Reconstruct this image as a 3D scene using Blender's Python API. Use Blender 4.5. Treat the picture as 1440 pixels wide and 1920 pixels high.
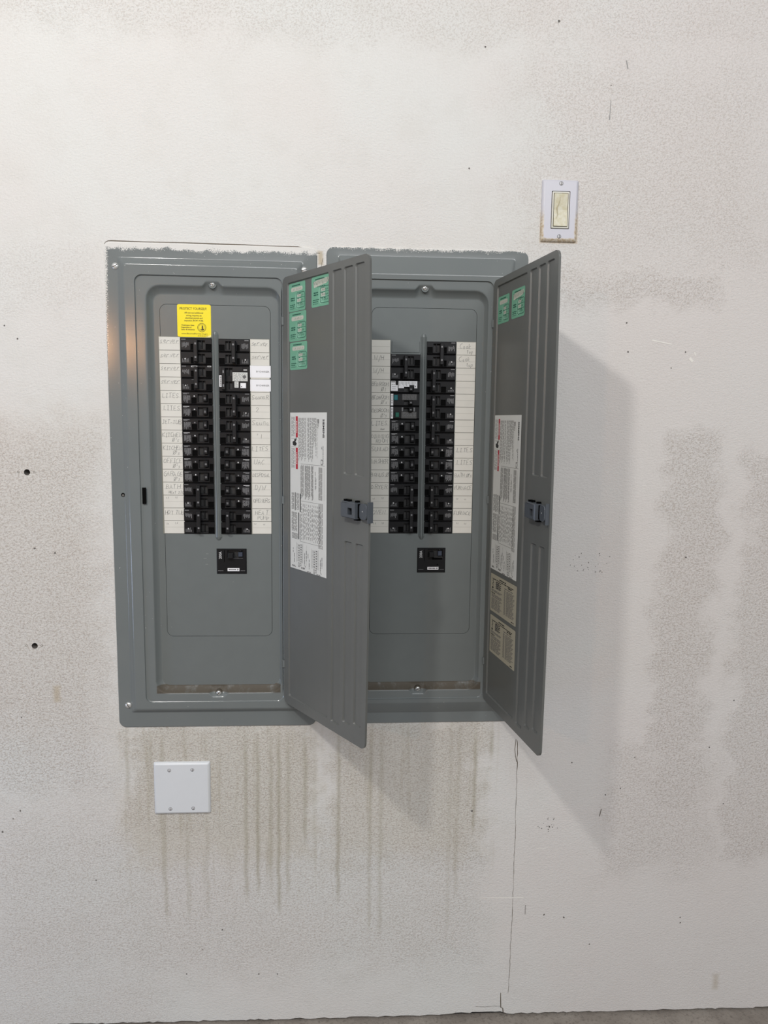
import bpy, math, random
from mathutils import Vector, Matrix
from mathutils.geometry import tessellate_polygon

U = 0.0238          # metres per drawing unit; (x right, y up, z out of the wall), wall face z = 0
FY = -68.35         # drawing height of the floor below the left panel's top edge
sc = bpy.context.scene
for o in list(bpy.data.objects):
    bpy.data.objects.remove(o)
COL = sc.collection

def W3(x, y, z=0.0):
    return Vector((x * U, -z * U, (y - FY) * U))

# ------------------------------------------------------------------ camera
cam_d = bpy.data.cameras.new('camera')
cam = bpy.data.objects.new('camera', cam_d)
COL.objects.link(cam)
cam_d.sensor_fit = 'VERTICAL'
cam_d.sensor_height = 36.0
cam_d.lens = 1358.98 / 1920 * 36.0
cam_d.clip_start = 0.02
RM = Matrix(((0.9981993, -0.0059829, -0.0596854),
             (0.0133161, 0.9922883, 0.1232342),
             (0.0584878, -0.1238070, 0.9905811)))
TM = Matrix(((1, 0, 0), (0, 0, -1), (0, 1, 0)))
m4 = (TM @ RM).to_4x4()
m4.translation = W3(18.7353, -13.7711, 60.3954)
cam.matrix_world = m4
sc.camera = cam

# ------------------------------------------------------------------ light
world = bpy.data.worlds.new('world')
sc.world = world
world.use_nodes = True
bg = world.node_tree.nodes['Background']
bg.inputs[0].default_value = (0.95, 0.97, 1.0, 1)
bg.inputs[1].default_value = 0.375

def aim(o, target):
    o.rotation_euler = (target - o.location).to_track_quat('-Z', 'Y').to_euler()

def area(name, loc, target, sx, sy, power, color, shape='RECTANGLE'):
    d = bpy.data.lights.new(name, 'AREA')
    d.shape = shape
    d.size = sx
    if shape == 'RECTANGLE':
        d.size_y = sy
    d.energy = power
    d.color = color
    o = bpy.data.objects.new(name, d)
    COL.objects.link(o)
    o.location = loc
    aim(o, target)
    return o

def bulb(name, loc, r, power, color):
    d = bpy.data.lights.new(name, 'POINT')
    d.energy = power
    d.color = color
    d.shadow_soft_size = r
    o = bpy.data.objects.new(name, d)
    COL.objects.link(o)
    o.location = loc
    return o

bulb('garage_ceiling_bulb', W3(-15, 36, 68), 0.06, 65, (1.0, 0.965, 0.93))
area('high_fill_light', Vector((1.1, -3.4, 3.3)), Vector((0.5, 0, 0.9)), 3.2, 1.2, 82, (0.97, 0.98, 1.0))  # added fill for soft ambient light, set high to stay clear of panel reflections
area('side_daylight_fill', Vector((-1.9, -0.9, 0.55)), Vector((-0.1, 0, 0.25)), 0.5, 0.6, 8.0, (0.55, 0.68, 1.0))  # unseen cool daylight, added for the bluish tint on the lower left wall
bulb('warm_work_lamp', W3(-33.0, 2.97, 114.6), 0.05, 15.0, (1.0, 0.5, 0.2))

sc.view_settings.view_transform = 'Standard'
sc.view_settings.look = 'None'
sc.view_settings.exposure = 0.0
sc.view_settings.gamma = 1.0
sc.view_settings.use_curve_mapping = False

# ------------------------------------------------------------------ materials
def lin(c):
    return tuple((v / 255 / 12.92) if v / 255 <= 0.04045 else ((v / 255 + 0.055) / 1.055) ** 2.4 for v in c)

class Nodes:
    def __init__(s, name):
        s.mat = bpy.data.materials.new(name)
        s.mat.use_nodes = True
        s.nt = s.mat.node_tree
        s.bsdf = s.nt.nodes['Principled BSDF']
    def new(s, t):
        return s.nt.nodes.new(t)
    def put(s, sock, v):
        if isinstance(v, bpy.types.NodeSocket):
            s.nt.links.new(v, sock)
        elif isinstance(v, (tuple, list)) and len(v) == 3 and sock.type == 'RGBA':
            sock.default_value = (*v, 1)
        else:
            sock.default_value = v
    def m(s, op, a, b=None, c=None, clamp=False):
        n = s.new('ShaderNodeMath')
        n.operation = op
        n.use_clamp = clamp
        for i, v in enumerate((a, b, c)):
            if v is not None:
                s.put(n.inputs[i], v)
        return n.outputs[0]
    def step(s, v, a, b):
        n = s.new('ShaderNodeMapRange')
        n.interpolation_type = 'SMOOTHSTEP'
        s.put(n.inputs[0], v)
        n.inputs[1].default_value = a
        n.inputs[2].default_value = b
        return n.outputs[0]
    def noise(s, vec, scale, detail=2.0, rough=0.5, dist=0.0, dim='3D'):
        n = s.new('ShaderNodeTexNoise')
        n.noise_dimensions = dim
        if dim == '1D':
            s.put(n.inputs['W'], vec)
        else:
            s.put(n.inputs['Vector'], vec)
        n.inputs['Scale'].default_value = scale
        n.inputs['Detail'].default_value = detail
        n.inputs['Roughness'].default_value = rough
        n.inputs['Distortion'].default_value = dist
        return n.outputs[0]
    def mix(s, f, a, b):
        n = s.new('ShaderNodeMix')
        n.data_type = 'RGBA'
        s.put(n.inputs[0], f)
        s.put(n.inputs[6], a)
        s.put(n.inputs[7], b)
        return n.outputs[2]
    def coords(s):
        return s.new('ShaderNodeTexCoord').outputs['Object']
    def xyz(s, v):
        n = s.new('ShaderNodeSeparateXYZ')
        s.put(n.inputs[0], v)
        return n.outputs
    def comb(s, x, y, z):
        n = s.new('ShaderNodeCombineXYZ')
        for i, v in enumerate((x, y, z)):
            s.put(n.inputs[i], v)
        return n.outputs[0]
    def bump(s, h, strength, dist):
        n = s.new('ShaderNodeBump')
        n.inputs['Strength'].default_value = strength
        n.inputs['Distance'].default_value = dist
        s.put(n.inputs['Height'], h)
        s.put(s.bsdf.inputs['Normal'], n.outputs[0])
    def box(s, x, y, x0, x1, y0, y1, soft):
        dx = s.m('SUBTRACT', (x1 - x0) / 2, s.m('ABSOLUTE', s.m('SUBTRACT', x, (x0 + x1) / 2)))
        dy = s.m('SUBTRACT', (y1 - y0) / 2, s.m('ABSOLUTE', s.m('SUBTRACT', y, (y0 + y1) / 2)))
        return s.step(s.m('MINIMUM', dx, dy), -soft, soft)
    def out(s, color=None, rough=None, metal=None):
        if color is not None:
            s.put(s.bsdf.inputs['Base Color'], color)
        if rough is not None:
            s.put(s.bsdf.inputs['Roughness'], rough)
        if metal is not None:
            s.put(s.bsdf.inputs['Metallic'], metal)
        return s.mat

def plain(name, color, rough=0.5, metal=0.0, vary=0.08, scale=60.0):
    n = Nodes(name)
    f = n.noise(n.coords(), scale, 3)
    c = n.mix(f, tuple(v * (1 - vary) for v in color), tuple(min(1, v * (1 + vary)) for v in color))
    return n.out(c, rough, metal)

def wall_material():
    n = Nodes('stippled_white_drywall')
    co = n.coords()
    X, Y, Z = n.xyz(co)[:3]
    ux = n.m('DIVIDE', X, U)
    uy = n.m('ADD', n.m('DIVIDE', Z, U), FY)
    p = n.comb(ux, uy, 0.0)
    big = n.noise(p, 0.07, 2)
    mid = n.noise(p, 0.35, 3, 0.6)
    warp = n.m('MULTIPLY', n.m('SUBTRACT', n.noise(p, 0.28, 3, 0.65), 0.5), 7.0)
    wx = n.m('ADD', ux, warp)
    wy = n.m('ADD', uy, n.m('MULTIPLY', n.m('SUBTRACT', n.noise(p, 0.33, 3, 0.65), 0.47), 6.0))
    mask = None
    for (x0, x1, y0, y1, s, a) in (
            (-14, -0.9, -46, -14.5, 2.6, 1.0), (46.4, 51.3, -48, -14, 1.0, 0.95), (53.7, 60, -53, -16, 1.0, 0.85),
            (33, 54, -0.5, 16, 3.5, 0.6), (36.6, 50, -3.6, -0.8, 0.8, 0.8), (0.3, 16.2, -50, -39.5, 0.8, 1.0),
            (18.2, 31.6, -54, -39.5, 1.0, 0.95), (-9, -0.4, -5, -0.2, 1.5, 0.35), (-12, 31.5, -63, -47, 3.0, 0.75),
            (43, 52.5, -54, -42, 2.0, 0.7), (-9, 55, 15.8, 22, 1.5, 0.55), (-14, 4, -70, -48, 3.0, 0.5)):
        b = n.m('MULTIPLY', n.box(wx, wy, x0, x1, y0, y1, s), a)
        mask = b if mask is None else n.m('MAXIMUM', mask, b)
    gp = n.comb(ux, n.m('MULTIPLY', uy, 1.1), 0.0)
    grain = n.noise(gp, 6.6, 3.0, 0.62, 0.8)
    fine = n.noise(n.comb(ux, n.m('MULTIPLY', uy, 1.6), 3.0), 4.8, 3, 0.65)
    dark = n.m('MULTIPLY', n.step(grain, 0.47, 0.62), n.m('ADD', n.m('MULTIPLY', mask, 0.46), 0.05))
    base = n.mix(n.step(big, 0.35, 0.65), (0.672, 0.674, 0.650), (0.670, 0.655, 0.628))
    base = n.mix(n.m('MULTIPLY', n.step(mid, 0.45, 0.7), 0.30), base, (0.61, 0.60, 0.565))
    base = n.mix(n.m('MULTIPLY', n.step(n.m('ADD', wx, n.m('MULTIPLY', warp, 1.5)), 26, 46), 0.55), base, (0.66, 0.615, 0.592))
    # yellow-tan cast where the paint has aged
    tan = n.m('MULTIPLY', n.m('MAXIMUM', n.box(wx, wy, 0.2, 16.4, -52, -39, 1.5), n.m('MULTIPLY', n.box(wx, wy, 18.3, 31.5, -52, -39, 1.5), 0.8)), 0.42)
    base = n.mix(tan, base, (0.545, 0.50, 0.40))
    tan2 = n.m('MULTIPLY', n.box(wx, wy, -14, -0.5, -40, -13, 3), 0.3)
    base = n.mix(tan2, base, (0.57, 0.50, 0.43))
    # streaks
    stv = n.comb(n.m('MULTIPLY', ux, 1.7), n.m('MULTIPLY', uy, 0.08), 0.0)
    streak = n.m('MULTIPLY', n.step(n.noise(stv, 1.0, 3, 0.6), 0.52, 0.72),
                 n.m('MAXIMUM', n.box(ux, wy, 0.3, 16.6, -54, -38, 3), n.m('MULTIPLY', n.box(ux, wy, 18.4, 32.3, -52, -38, 3), 0.8)))
    base = n.mix(n.m('MULTIPLY', streak, 0.42), base, (0.40, 0.365, 0.27))
    # drips
    drips = [(0.5, -47.4, .55), (2.55, -47.5, .5), (3.55, -58.6, .6), (5.5, -58.7, .4), (7.2, -58.2, .35), (10.6, -56.8, .75), (11.65, -56.3, .7),
             (12.8, -53.8, .6), (13.46, -58.2, .8), (14.27, -56.4, .6), (15.76, -51.8, .75), (16.61, -53.9, .3), (18.7, -57.1, .75),
             (21.5, -60.2, .45), (22.45, -60.8, .45), (28.6, -60.5, .3), (29.3, -57.3, .4), (30.75, -51, .8), (32.2, -43.9, .85)]
    fx = n.m('DIVIDE', n.m('ADD', n.m('ADD', ux, n.m('MULTIPLY', n.m('SUBTRACT', n.noise(uy, 0.35, 2, 0.5, 0, '1D'), 0.5), 0.25)), 2.0), 36.0)
    def curve(pts):
        c = n.new('ShaderNodeFloatCurve')
        cm = c.mapping
        cv = cm.curves[0]
        while len(cv.points) > 2:
            cv.points.remove(cv.points[1])
        cv.points[0].location = pts[0]
        cv.points[-1].location = pts[-1]
        for q in pts[1:-1]:
            cv.points.new(*q)
        for q in cv.points:
            q.handle_type = 'VECTOR'
        cm.update()
        n.put(c.inputs['Value'], fx)
        return c.outputs[0]
    ip, ep = [(0, 0)], [(0, .5)]
    for (x, e, a) in drips:
        q = (x + 2) / 36
        w = 0.25 / 36
        ip += [(q - w, 0), (q, a), (q + w, 0)]
        ep += [(q - w, (e + 65) / 30), (q + w, (e + 65) / 30)]
    ip.append((1, 0))
    ep.append((1, .5))
    inten = curve(ip)
    end = n.m('SUBTRACT', n.m('MULTIPLY', curve(ep), 30), 65)
    over = n.m('SUBTRACT', uy, end)
    drip = n.m('MULTIPLY', n.m('MULTIPLY', inten, n.step(over, 0.0, 2.0)), n.step(uy, -39.0, -43.0))
    base = n.mix(n.m('MULTIPLY', drip, 0.75), base, (0.33, 0.305, 0.215))
    # brown stain under the gap between the panels and around the switch
    st = n.m('MULTIPLY', n.box(n.m('ADD', ux, n.m('MULTIPLY', warp, 0.05)), n.m('ADD', uy, n.m('MULTIPLY', warp, 0.06)), 34.72, 37.85, 0.82, 3.2, 0.08), 0.5)
    base = n.mix(st, base, (0.55, 0.42, 0.25))
    st = n.m('MULTIPLY', n.box(n.m('ADD', ux, n.m('MULTIPLY', warp, 0.08)), n.m('ADD', uy, n.m('MULTIPLY', warp, 0.1)), 16.75, 17.15, -1.4, -0.3, 0.15), 0.8)
    base = n.mix(st, base, (0.45, 0.38, 0.26))
    st = n.m('MULTIPLY', n.box(n.m('ADD', ux, n.m('MULTIPLY', warp, 0.1)), n.m('ADD', uy, n.m('MULTIPLY', warp, 0.1)), -5.3, -4.8, -37.6, -36.2, 0.2), 0.55)
    base = n.mix(st, base, (0.45, 0.36, 0.22))
    st = n.m('MULTIPLY', n.box(n.m('ADD', ux, n.m('MULTIPLY', warp, 0.1)), n.m('ADD', uy, n.m('MULTIPLY', warp, 0.1)), 54.0, 54.5, -66.5, -65.0, 0.25), 0.5)
    base = n.mix(st, base, (0.42, 0.36, 0.27))
    base = n.mix(dark, base, (0.33, 0.27, 0.22))
    h = n.m('ADD', n.m('MULTIPLY', grain, n.m('ADD', n.m('MULTIPLY', mask, 0.9), 0.25)), n.m('MULTIPLY', fine, 0.5))
    n.bump(h, 0.55, 0.0040)
    return n.out(base, 0.85)

def painted_steel(name, paint, seed):
    """grey enamel; paint = how far white wall paint laps over the top edge; brown dirt lies on the bottom ledge of the tub"""
    n = Nodes(name)
    co = n.coords()
    X, Y, Z = n.xyz(co)[:3]
    ux = n.m('ADD', n.m('DIVIDE', X, U), 8.36)
    uy = n.m('SUBTRACT', n.m('DIVIDE', Z, U), 39.93)
    p = n.comb(ux, uy, float(seed))
    f = n.noise(p, 0.4, 2)
    base = n.mix(f, (0.150, 0.168, 0.168), (0.168, 0.184, 0.181))
    if paint:
        ns = n.noise(p, 11.0, 3, 0.75)
        nl = n.noise(p, 1.1, 2)
        lim, thr, side = paint
        top = n.m('ADD', n.m('ADD', uy, lim), n.m('MULTIPLY', n.m('SUBTRACT', nl, 0.5), 0.7))
        t = n.step(n.m('ADD', n.m('MULTIPLY', top, 0.9), n.m('SUBTRACT', ns, thr)), 0.0, 0.10)
        if side:
            lf = n.m('SUBTRACT', n.m('SUBTRACT', 0.42, ux), n.m('MULTIPLY', n.m('SUBTRACT', -1.0, uy), 0.03))
            t2 = n.step(n.m('ADD', n.m('MULTIPLY', lf, 0.9), n.m('SUBTRACT', ns, 0.62)), 0.0, 0.10)
            t = n.m('MAXIMUM', t, t2)
        base = n.mix(t, base, (0.66, 0.65, 0.62))
        # scattered chips
        vo = n.noise(p, 5.0, 2, .6)
        chip = n.m('MULTIPLY', n.step(vo, 0.73, 0.75), n.step(n.noise(p, 0.25, 0), 0.5, 0.55))
        base = n.mix(n.m('MULTIPLY', chip, 0.8), base, (0.6, 0.6, 0.58))
    dirt = n.m('MULTIPLY', n.box(ux, uy, 3.3, 13.7, -36.86, -36.2, 0.06), n.step(n.noise(p, 0.9, 4, 0.7), 0.12, 0.5))
    base = n.mix(n.m('MULTIPLY', dirt, 0.88), base, (0.072, 0.055, 0.034))
    n.bump(n.noise(p, 9.0, 2), 0.03, 0.0004)
    return n.out(base, n.m('ADD', 0.17, n.m('MULTIPLY', dirt, 0.5)))

M_WALL = wall_material()
M_COVER_L = painted_steel('grey_enamel_with_wall_paint', (0.50, 0.44, True), 1)
M_COVER_R = painted_steel('grey_enamel_with_paint_flecks', (0.22, 0.56, False), 7)
M_GREY = plain('grey_enamel', (0.148, 0.164, 0.162), 0.24, 0, 0.05, 30)
M_DOOR = plain('grey_enamel_door_shaded', (0.116, 0.121, 0.114), 0.36, 0, 0.05, 30)  # darker than the cover enamel: the doors' weaker light is put into the colour
M_DARK = plain('dark_interior_steel', (0.02, 0.02, 0.02), 0.6)
M_BLACK = plain('black_breaker_plastic', (0.006, 0.006, 0.007), 0.42, 0, 0.15, 200)
M_CAV = plain('black_cavity', (0.002, 0.002, 0.002), 0.6)
M_TIE = plain('dark_grey_handle_plastic', (0.013, 0.013, 0.014), 0.36)
for q in (M_BLACK, M_TIE):
    q.node_tree.nodes['Principled BSDF'].inputs['Specular IOR Level'].default_value = 0.3
M_CAV.node_tree.nodes['Principled BSDF'].inputs['Specular IOR Level'].default_value = 0.05
M_PRINT = plain('grey_print', (0.18, 0.18, 0.185), 0.6, 0, 0.5, 2500)
M_PRINTW = plain('white_print', (0.5, 0.5, 0.5), 0.6)
M_BLUE = plain('blue_grey_plastic', (0.045, 0.055, 0.08), 0.35)
M_PAPER = plain('cream_label_paper', (0.66, 0.645, 0.59), 0.75, 0, 0.06, 40)
M_RULE = plain('ruled_line', (0.20, 0.20, 0.17), 0.8)
M_RULE2 = plain('faint_ruled_line', (0.46, 0.45, 0.41), 0.8)
M_PENCIL = plain('pencil_lead', (0.27, 0.27, 0.25), 0.6, 0, .5, 300)
M_WHITE = plain('white_sticker', (0.80, 0.80, 0.82), 0.5, 0, 0.03)
M_SHEET = plain('white_sheet_label', (0.66, 0.67, 0.645), 0.55, 0, 0.04)
M_INK = plain('black_ink', (0.015, 0.015, 0.015), 0.6)
M_INKG = plain('grey_ink', (0.26, 0.26, 0.25), 0.7)
M_INKM = plain('mid_grey_ink', (0.13, 0.13, 0.13), 0.7)
M_RED = plain('red_ink', (0.42, 0.012, 0.03), 0.55)
M_YEL = plain('yellow_sticker', (0.86, 0.70, 0.0), 0.45, 0, 0.03)
M_YINK = plain('brown_black_ink', (0.07, 0.055, 0.005), 0.6)
M_GREEN = plain('green_sticker', (0.150, 0.37, 0.25), 0.5, 0, 0.05)
M_GINK = plain('dark_green_ink', (0.012, 0.085, 0.055), 0.6)
M_GWORN = plain('worn_sticker', (0.46, 0.48, 0.41), 0.7, 0, 0.2, 500)
M_GPALE = plain('faded_green', (0.22, 0.46, 0.33), 0.6, 0, 0.15, 400)
M_BEIGE = plain('beige_sticker', (0.40, 0.375, 0.29), 0.6, 0, 0.05)
M_STEEL = plain('zinc_screw', (0.68, 0.68, 0.66), 0.3, 0.6)
M_LATCH = plain('slate_latch_plastic', (0.068, 0.078, 0.09), 0.4)
M_TEAL = plain('teal_button', (0.0, 0.13, 0.15), 0.4)
M_GBTN = plain('green_button', (0.0, 0.11, 0.075), 0.4)
M_PLATE = plain('white_wall_plate', (0.665, 0.69, 0.71), 0.35, 0, 0.02)
M_SCREWW = plain('white_plate_screw', (0.62, 0.62, 0.63), 0.35)
M_SLOT = plain('screw_slot', (0.06, 0.06, 0.06), 0.6)
M_CRACK = plain('crack_shadow', (0.13, 0.11, 0.085), 0.9)
M_SCRATCH = plain('white_scrape', (0.78, 0.76, 0.71), 0.8)
M_SPECK = plain('dark_speck', (0.12, 0.11, 0.10), 0.8)

# ------------------------------------------------------------------ mesh builder
class MB:
    def __init__(s, xf=None):
        s.v, s.f, s.mi, s.sm = [], [], [], []
        s.mats = []
        s.xf = xf
    def mat(s, m):
        if m not in s.mats:
            s.mats.append(m)
        return s.mats.index(m)
    def add(s, pts):
        i = len(s.v)
        s.v += [tuple(p) for p in pts]
        return i
    def face(s, idx, m, smooth=False):
        s.f.append(tuple(idx))
        s.mi.append(s.mat(m))
        s.sm.append(smooth)
    def poly(s, pts, m):
        i = s.add(pts)
        s.face(range(i, i + len(pts)), m)
    def rect(s, x0, x1, y0, y1, z, m):
        s.poly([(x0, y0, z), (x1, y0, z), (x1, y1, z), (x0, y1, z)], m)
    def box(s, x0, x1, y0, y1, z0, z1, m, c=0.0):
        """box standing on z0, its front face (z1) chamfered by c"""
        a = s.add([(x0, y0, z0), (x1, y0, z0), (x1, y1, z0), (x0, y1, z0)])
        b = s.add([(x0, y0, z1 - c), (x1, y0, z1 - c), (x1, y1, z1 - c), (x0, y1, z1 - c)])
        loops = [a, b]
        if c:
            loops.append(s.add([(x0 + c, y0 + c, z1), (x1 - c, y0 + c, z1), (x1 - c, y1 - c, z1), (x0 + c, y1 - c, z1)]))
        for p, q in zip(loops, loops[1:]):
            for k in range(4):
                s.face((p + k, p + (k + 1) % 4, q + (k + 1) % 4, q + k), m)
        t = loops[-1]
        s.face((t, t + 1, t + 2, t + 3), m)
        s.face((a + 3, a + 2, a + 1, a), m)
    def loft(s, rings, m, smooth=True, cap=False):
        st = [s.add(r) for r in rings]
        k = len(rings[0])
        for p, q in zip(st, st[1:]):
            for j in range(k):
                s.face((p + j, p + (j + 1) % k, q + (j + 1) % k, q + j), m, smooth)
        if cap:
            s.face([st[-1] + j for j in range(k)], m)
    def holed(s, outer, holes, z, m, depth=None, mf=None):
        """flat face with holes; each hole gets walls down to its depth and a floor"""
        loops = [outer] + holes
        flat = [p for l in loops for p in l]
        i = s.add([(p[0], p[1], z) for p in flat])
        for t in tessellate_polygon([[Vector((p[0], p[1], 0)) for p in l] for l in loops]):
            s.face([i + k for k in t], m)
        if depth:
            for h, d in zip(holes, depth):
                if d is None:
                    continue
                a = s.add([(p[0], p[1], z) for p in h])
                b = s.add([(p[0], p[1], z - d) for p in h])
                k = len(h)
                for j in range(k):
                    s.face((a + j, a + (j + 1) % k, b + (j + 1) % k, b + j), m)
                if mf:
                    s.face([b + j for j in range(k)], mf)
    def disc(s, cx, cy, r, z, m, n=14, sx=1.0):
        s.poly([(cx + sx * r * math.cos(t * 2 * math.pi / n), cy + r * math.sin(t * 2 * math.pi / n), z) for t in range(n)], m)
    def dome(s, cx, cy, r, z0, h, m, n=16):
        rings = []
        for a in (0, 0.35, 0.7, 1.0, 1.25):
            rr, zz = r * math.cos(a), z0 + h * math.sin(a)
            rings.append([(cx + rr * math.cos(t * 2 * math.pi / n), cy + rr * math.sin(t * 2 * math.pi / n), zz) for t in range(n)])
        s.loft(rings, m, True, True)
    def cyl(s, cx, cy, r, z0, z1, m, n=16):
        c = [(math.cos(t * 2 * math.pi / n), math.sin(t * 2 * math.pi / n)) for t in range(n)]
        s.loft([[(cx + r * a, cy + r * b, z) for a, b in c] for z in (z0, z1)], m, True, True)
    def stroke(s, pts, w, z, m):
        """flat ribbon along a polyline"""
        n = len(pts)
        if n < 2:
            return
        L, Rr = [], []
        for i, p in enumerate(pts):
            a = pts[max(i - 1, 0)]
            b = pts[min(i + 1, n - 1)]
            dx, dy = b[0] - a[0], b[1] - a[1]
            l = math.hypot(dx, dy) or 1
            ww = w[i] if isinstance(w, list) else w
            nx, ny = -dy / l * ww / 2, dx / l * ww / 2
            L.append((p[0] + nx, p[1] + ny, z))
            Rr.append((p[0] - nx, p[1] - ny, z))
        a = s.add(L)
        b = s.add(Rr)
        for i in range(n - 1):
            s.face((a + i, b + i, b + i + 1, a + i + 1), m)
    def build(s, name, parent=None, label=None, kind=None, origin=(0, 0, 0), sharp=35):
        vs = []
        for p in s.v:
            q = s.xf(*p) if s.xf else p
            vs.append(((q[0] - origin[0]) * U, -(q[2] - origin[2]) * U, (q[1] - origin[1]) * U))
        me = bpy.data.meshes.new(name)
        me.from_pydata(vs, [], s.f)
        for m in s.mats:
            me.materials.append(m)
        me.polygons.foreach_set('material_index', s.mi)
        me.polygons.foreach_set('use_smooth', s.sm)
        if any(s.sm):
            me.set_sharp_from_angle(angle=math.radians(sharp))
        me.update()
        o = bpy.data.objects.new(name, me)
        COL.objects.link(o)
        if parent:
            o.parent = parent
        if label:
            o['label'] = label
        if kind:
            o['kind'] = kind
        return o

def rrect(x0, x1, y0, y1, r, n=6, z=None):
    """rounded rectangle, y0 < y1, anticlockwise"""
    r = min(r, (x1 - x0) / 2, (y1 - y0) / 2)
    pts = []
    for cx, cy, a in ((x1 - r, y1 - r, 0), (x0 + r, y1 - r, 90), (x0 + r, y0 + r, 180), (x1 - r, y0 + r, 270)):
        for k in range(n + 1):
            t = math.radians(a + 90 * k / n)
            p = (cx + r * math.cos(t), cy + r * math.sin(t))
            pts.append(p if z is None else (*p, z))
    return pts

def rc(x0, x1, y0, y1):
    return [(x1, y1), (x0, y1), (x0, y0), (x1, y0)]

def thing(name, label, cat, loc, group=None):
    o = bpy.data.objects.new(name, None)
    o.empty_display_size = 0.05
    COL.objects.link(o)
    o.location = loc
    o['label'] = label
    o['category'] = cat
    if group:
        o['group'] = group
    return o

def copy_obj(o, parent, dx=0.0, dy=0.0, dz=0.0):
    c = o.copy()
    COL.objects.link(c)
    c.parent = parent
    c.location = (o.location[0] + dx * U, o.location[1] - dz * U, o.location[2] + dy * U)
    return c

# ------------------------------------------------------------------ writing
_tc = {}
def font_mesh(text, bold):
    k = (text, bold)
    if k not in _tc:
        cu = bpy.data.curves.new('lettering', 'FONT')
        cu.body = text
        cu.size = 1.0
        cu.resolution_u = 2
        cu.offset = bold
        ob = bpy.data.objects.new('lettering', cu)
        COL.objects.link(ob)
        dg = bpy.context.evaluated_depsgraph_get()
        me = bpy.data.meshes.new_from_object(ob.evaluated_get(dg))
        vs = [(v.co.x, v.co.y) for v in me.vertices]
        fs = [tuple(p.vertices) for p in me.polygons]
        bpy.data.objects.remove(ob)
        bpy.data.meshes.remove(me)
        bpy.data.curves.remove(cu)
        _tc[k] = (vs, fs)
    return _tc[k]

def put_text(mb, text, x, y, h, z, m, width=None, rot=0, bold=0.0, align='l'):
    """x, y = start of the base line; h = capital height; rot in degrees"""
    vs, fs = font_mesh(text, bold)
    if not vs:
        return
    sx0 = min(v[0] for v in vs)
    sx1 = max(v[0] for v in vs)
    k = h / 0.70
    kx = width / (sx1 - sx0) if width else k
    w = (sx1 - sx0) * kx
    off = {'l': 0, 'c': -w / 2, 'r': -w}[align]
    c, s_ = math.cos(math.radians(rot)), math.sin(math.radians(rot))
    pts = []
    for a, b in vs:
        a = (a - sx0) * kx + off
        b = b * k
        pts.append((x + a * c - b * s_, y + a * s_ + b * c, z))
    i = mb.add(pts)
    for f in fs:
        mb.face([i + q for q in f], m)

GL = {
 'A': '0,0 3,10 6,0|1,4 5,4', 'B': '0,0 0,10 4,10 5,8 4,5.5 0,5.5|4,5.5 6,3 5,0 0,0', 'C': '6,9 4,10 1,8 0,4 2,0 6,1',
 'D': '0,0 0,10 3,9 6,5 4,1 0,0', 'E': '5,10 0,10 0,0 5,0|0,5 4,5', 'F': '5,10 0,10 0,0|0,5 4,5', 'G': '6,9 3,10 0,6 1,1 4,0 6,2 6,5 3,5',
 'H': '0,0 0,10|6,0 6,10|0,5 6,5', 'I': '1,0 5,0|3,0 3,10|1,10 5,10', 'J': '1,10 6,10|4,10 4,2 2,0 0,2', 'K': '0,0 0,10|6,10 0,5 6,0',
 'L': '0,10 0,0 5,0', 'M': '0,0 0,10 3,4 6,10 7,0', 'N': '0,0 0,10 6,0 6,10', 'O': '3,0 0,3 0,8 3,10 6,8 6,3 3,0', 'P': '0,0 0,10 4,10 6,8 4,5 0,5',
 'R': '0,0 0,10 4,10 6,8 4,5 0,5|3,5 6,0', 'S': '6,9 3,10 0,8 2,5 5,4 6,2 3,0 0,1', 'T': '0,10 6,10|3,10 3,0', 'U': '0,10 0,2 3,0 6,2 6,10',
 'V': '0,10 3,0 6,10', 'W': '0,10 2,0 4,7 6,0 8,10', 'Y': '0,10 3,5|6,10 3,5 3,0', 'Z': '0,10 6,10 0,0 6,0',
 'Q': '3,0 0,3 0,8 3,10 6,8 6,3 3,0|-1,-1 7,11', '/': '0,-4 5,11', "'": '1,11 0,7', '2': '0,8 3,10 5,8 4,5 0,0 6,0', '0': '3,0 0,3 0,8 3,10 6,8 6,3 3,0',
 '1': '2,10 2,0', '-': '1,5 5,5', 's': '5,6 2,6 1,4 4,3 4,1 0,0', 'e': '0,3 4,4 4,6 1,6 0,3 2,0 5,1', 'r': '0,0 1,6|1,4 3,6 5,6', 'v': '0,6 2,0 5,7',
 'o': '2,0 0,3 2,6 4,4 3,0 2,0', 'k': '0,0 0,10|4,6 0,3 4,0', 't': '2,9 2,1 4,0|0,7 4,7', 'p': '0,-4 0,6 4,6 4,2 0,2', 'a': '4,5 1,6 0,2 2,0 4,4 5,0',
 'u': '0,6 0,1 3,0 4,6 5,0', 'n': '0,0 0,6 3,6 4,0', '~': '0,2 3,4 6,2 9,3 14,3|1,1 8,1 12,2', '"': '0,10 1,6|4,10 4,6'}
def handwrite(mb, text, x, y, h, z, rng, m=None, w=0.05, slant=0.12, gap=0.26):
    m = m or M_PENCIL
    k = h / 10
    for ch in text:
        if ch == ' ':
            x += 0.45 * h
            continue
        jx, jy, js = rng.uniform(-.03, .03), rng.uniform(-.03, .03), rng.uniform(.9, 1.1)
        mx = 0
        for st in GL[ch].split('|'):
            pts = []
            for q in st.split():
                a, b = (float(t) for t in q.split(','))
                mx = max(mx, a)
                a += rng.uniform(-.5, .5)
                b += rng.uniform(-.5, .5)
                pts.append((x + jx + (a + b * slant) * k * js * 0.92, y + jy + b * k * js))
            mb.stroke(pts, w, z, m)
        x += (mx * 0.92 + gap * 10) * k
    return x

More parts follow.
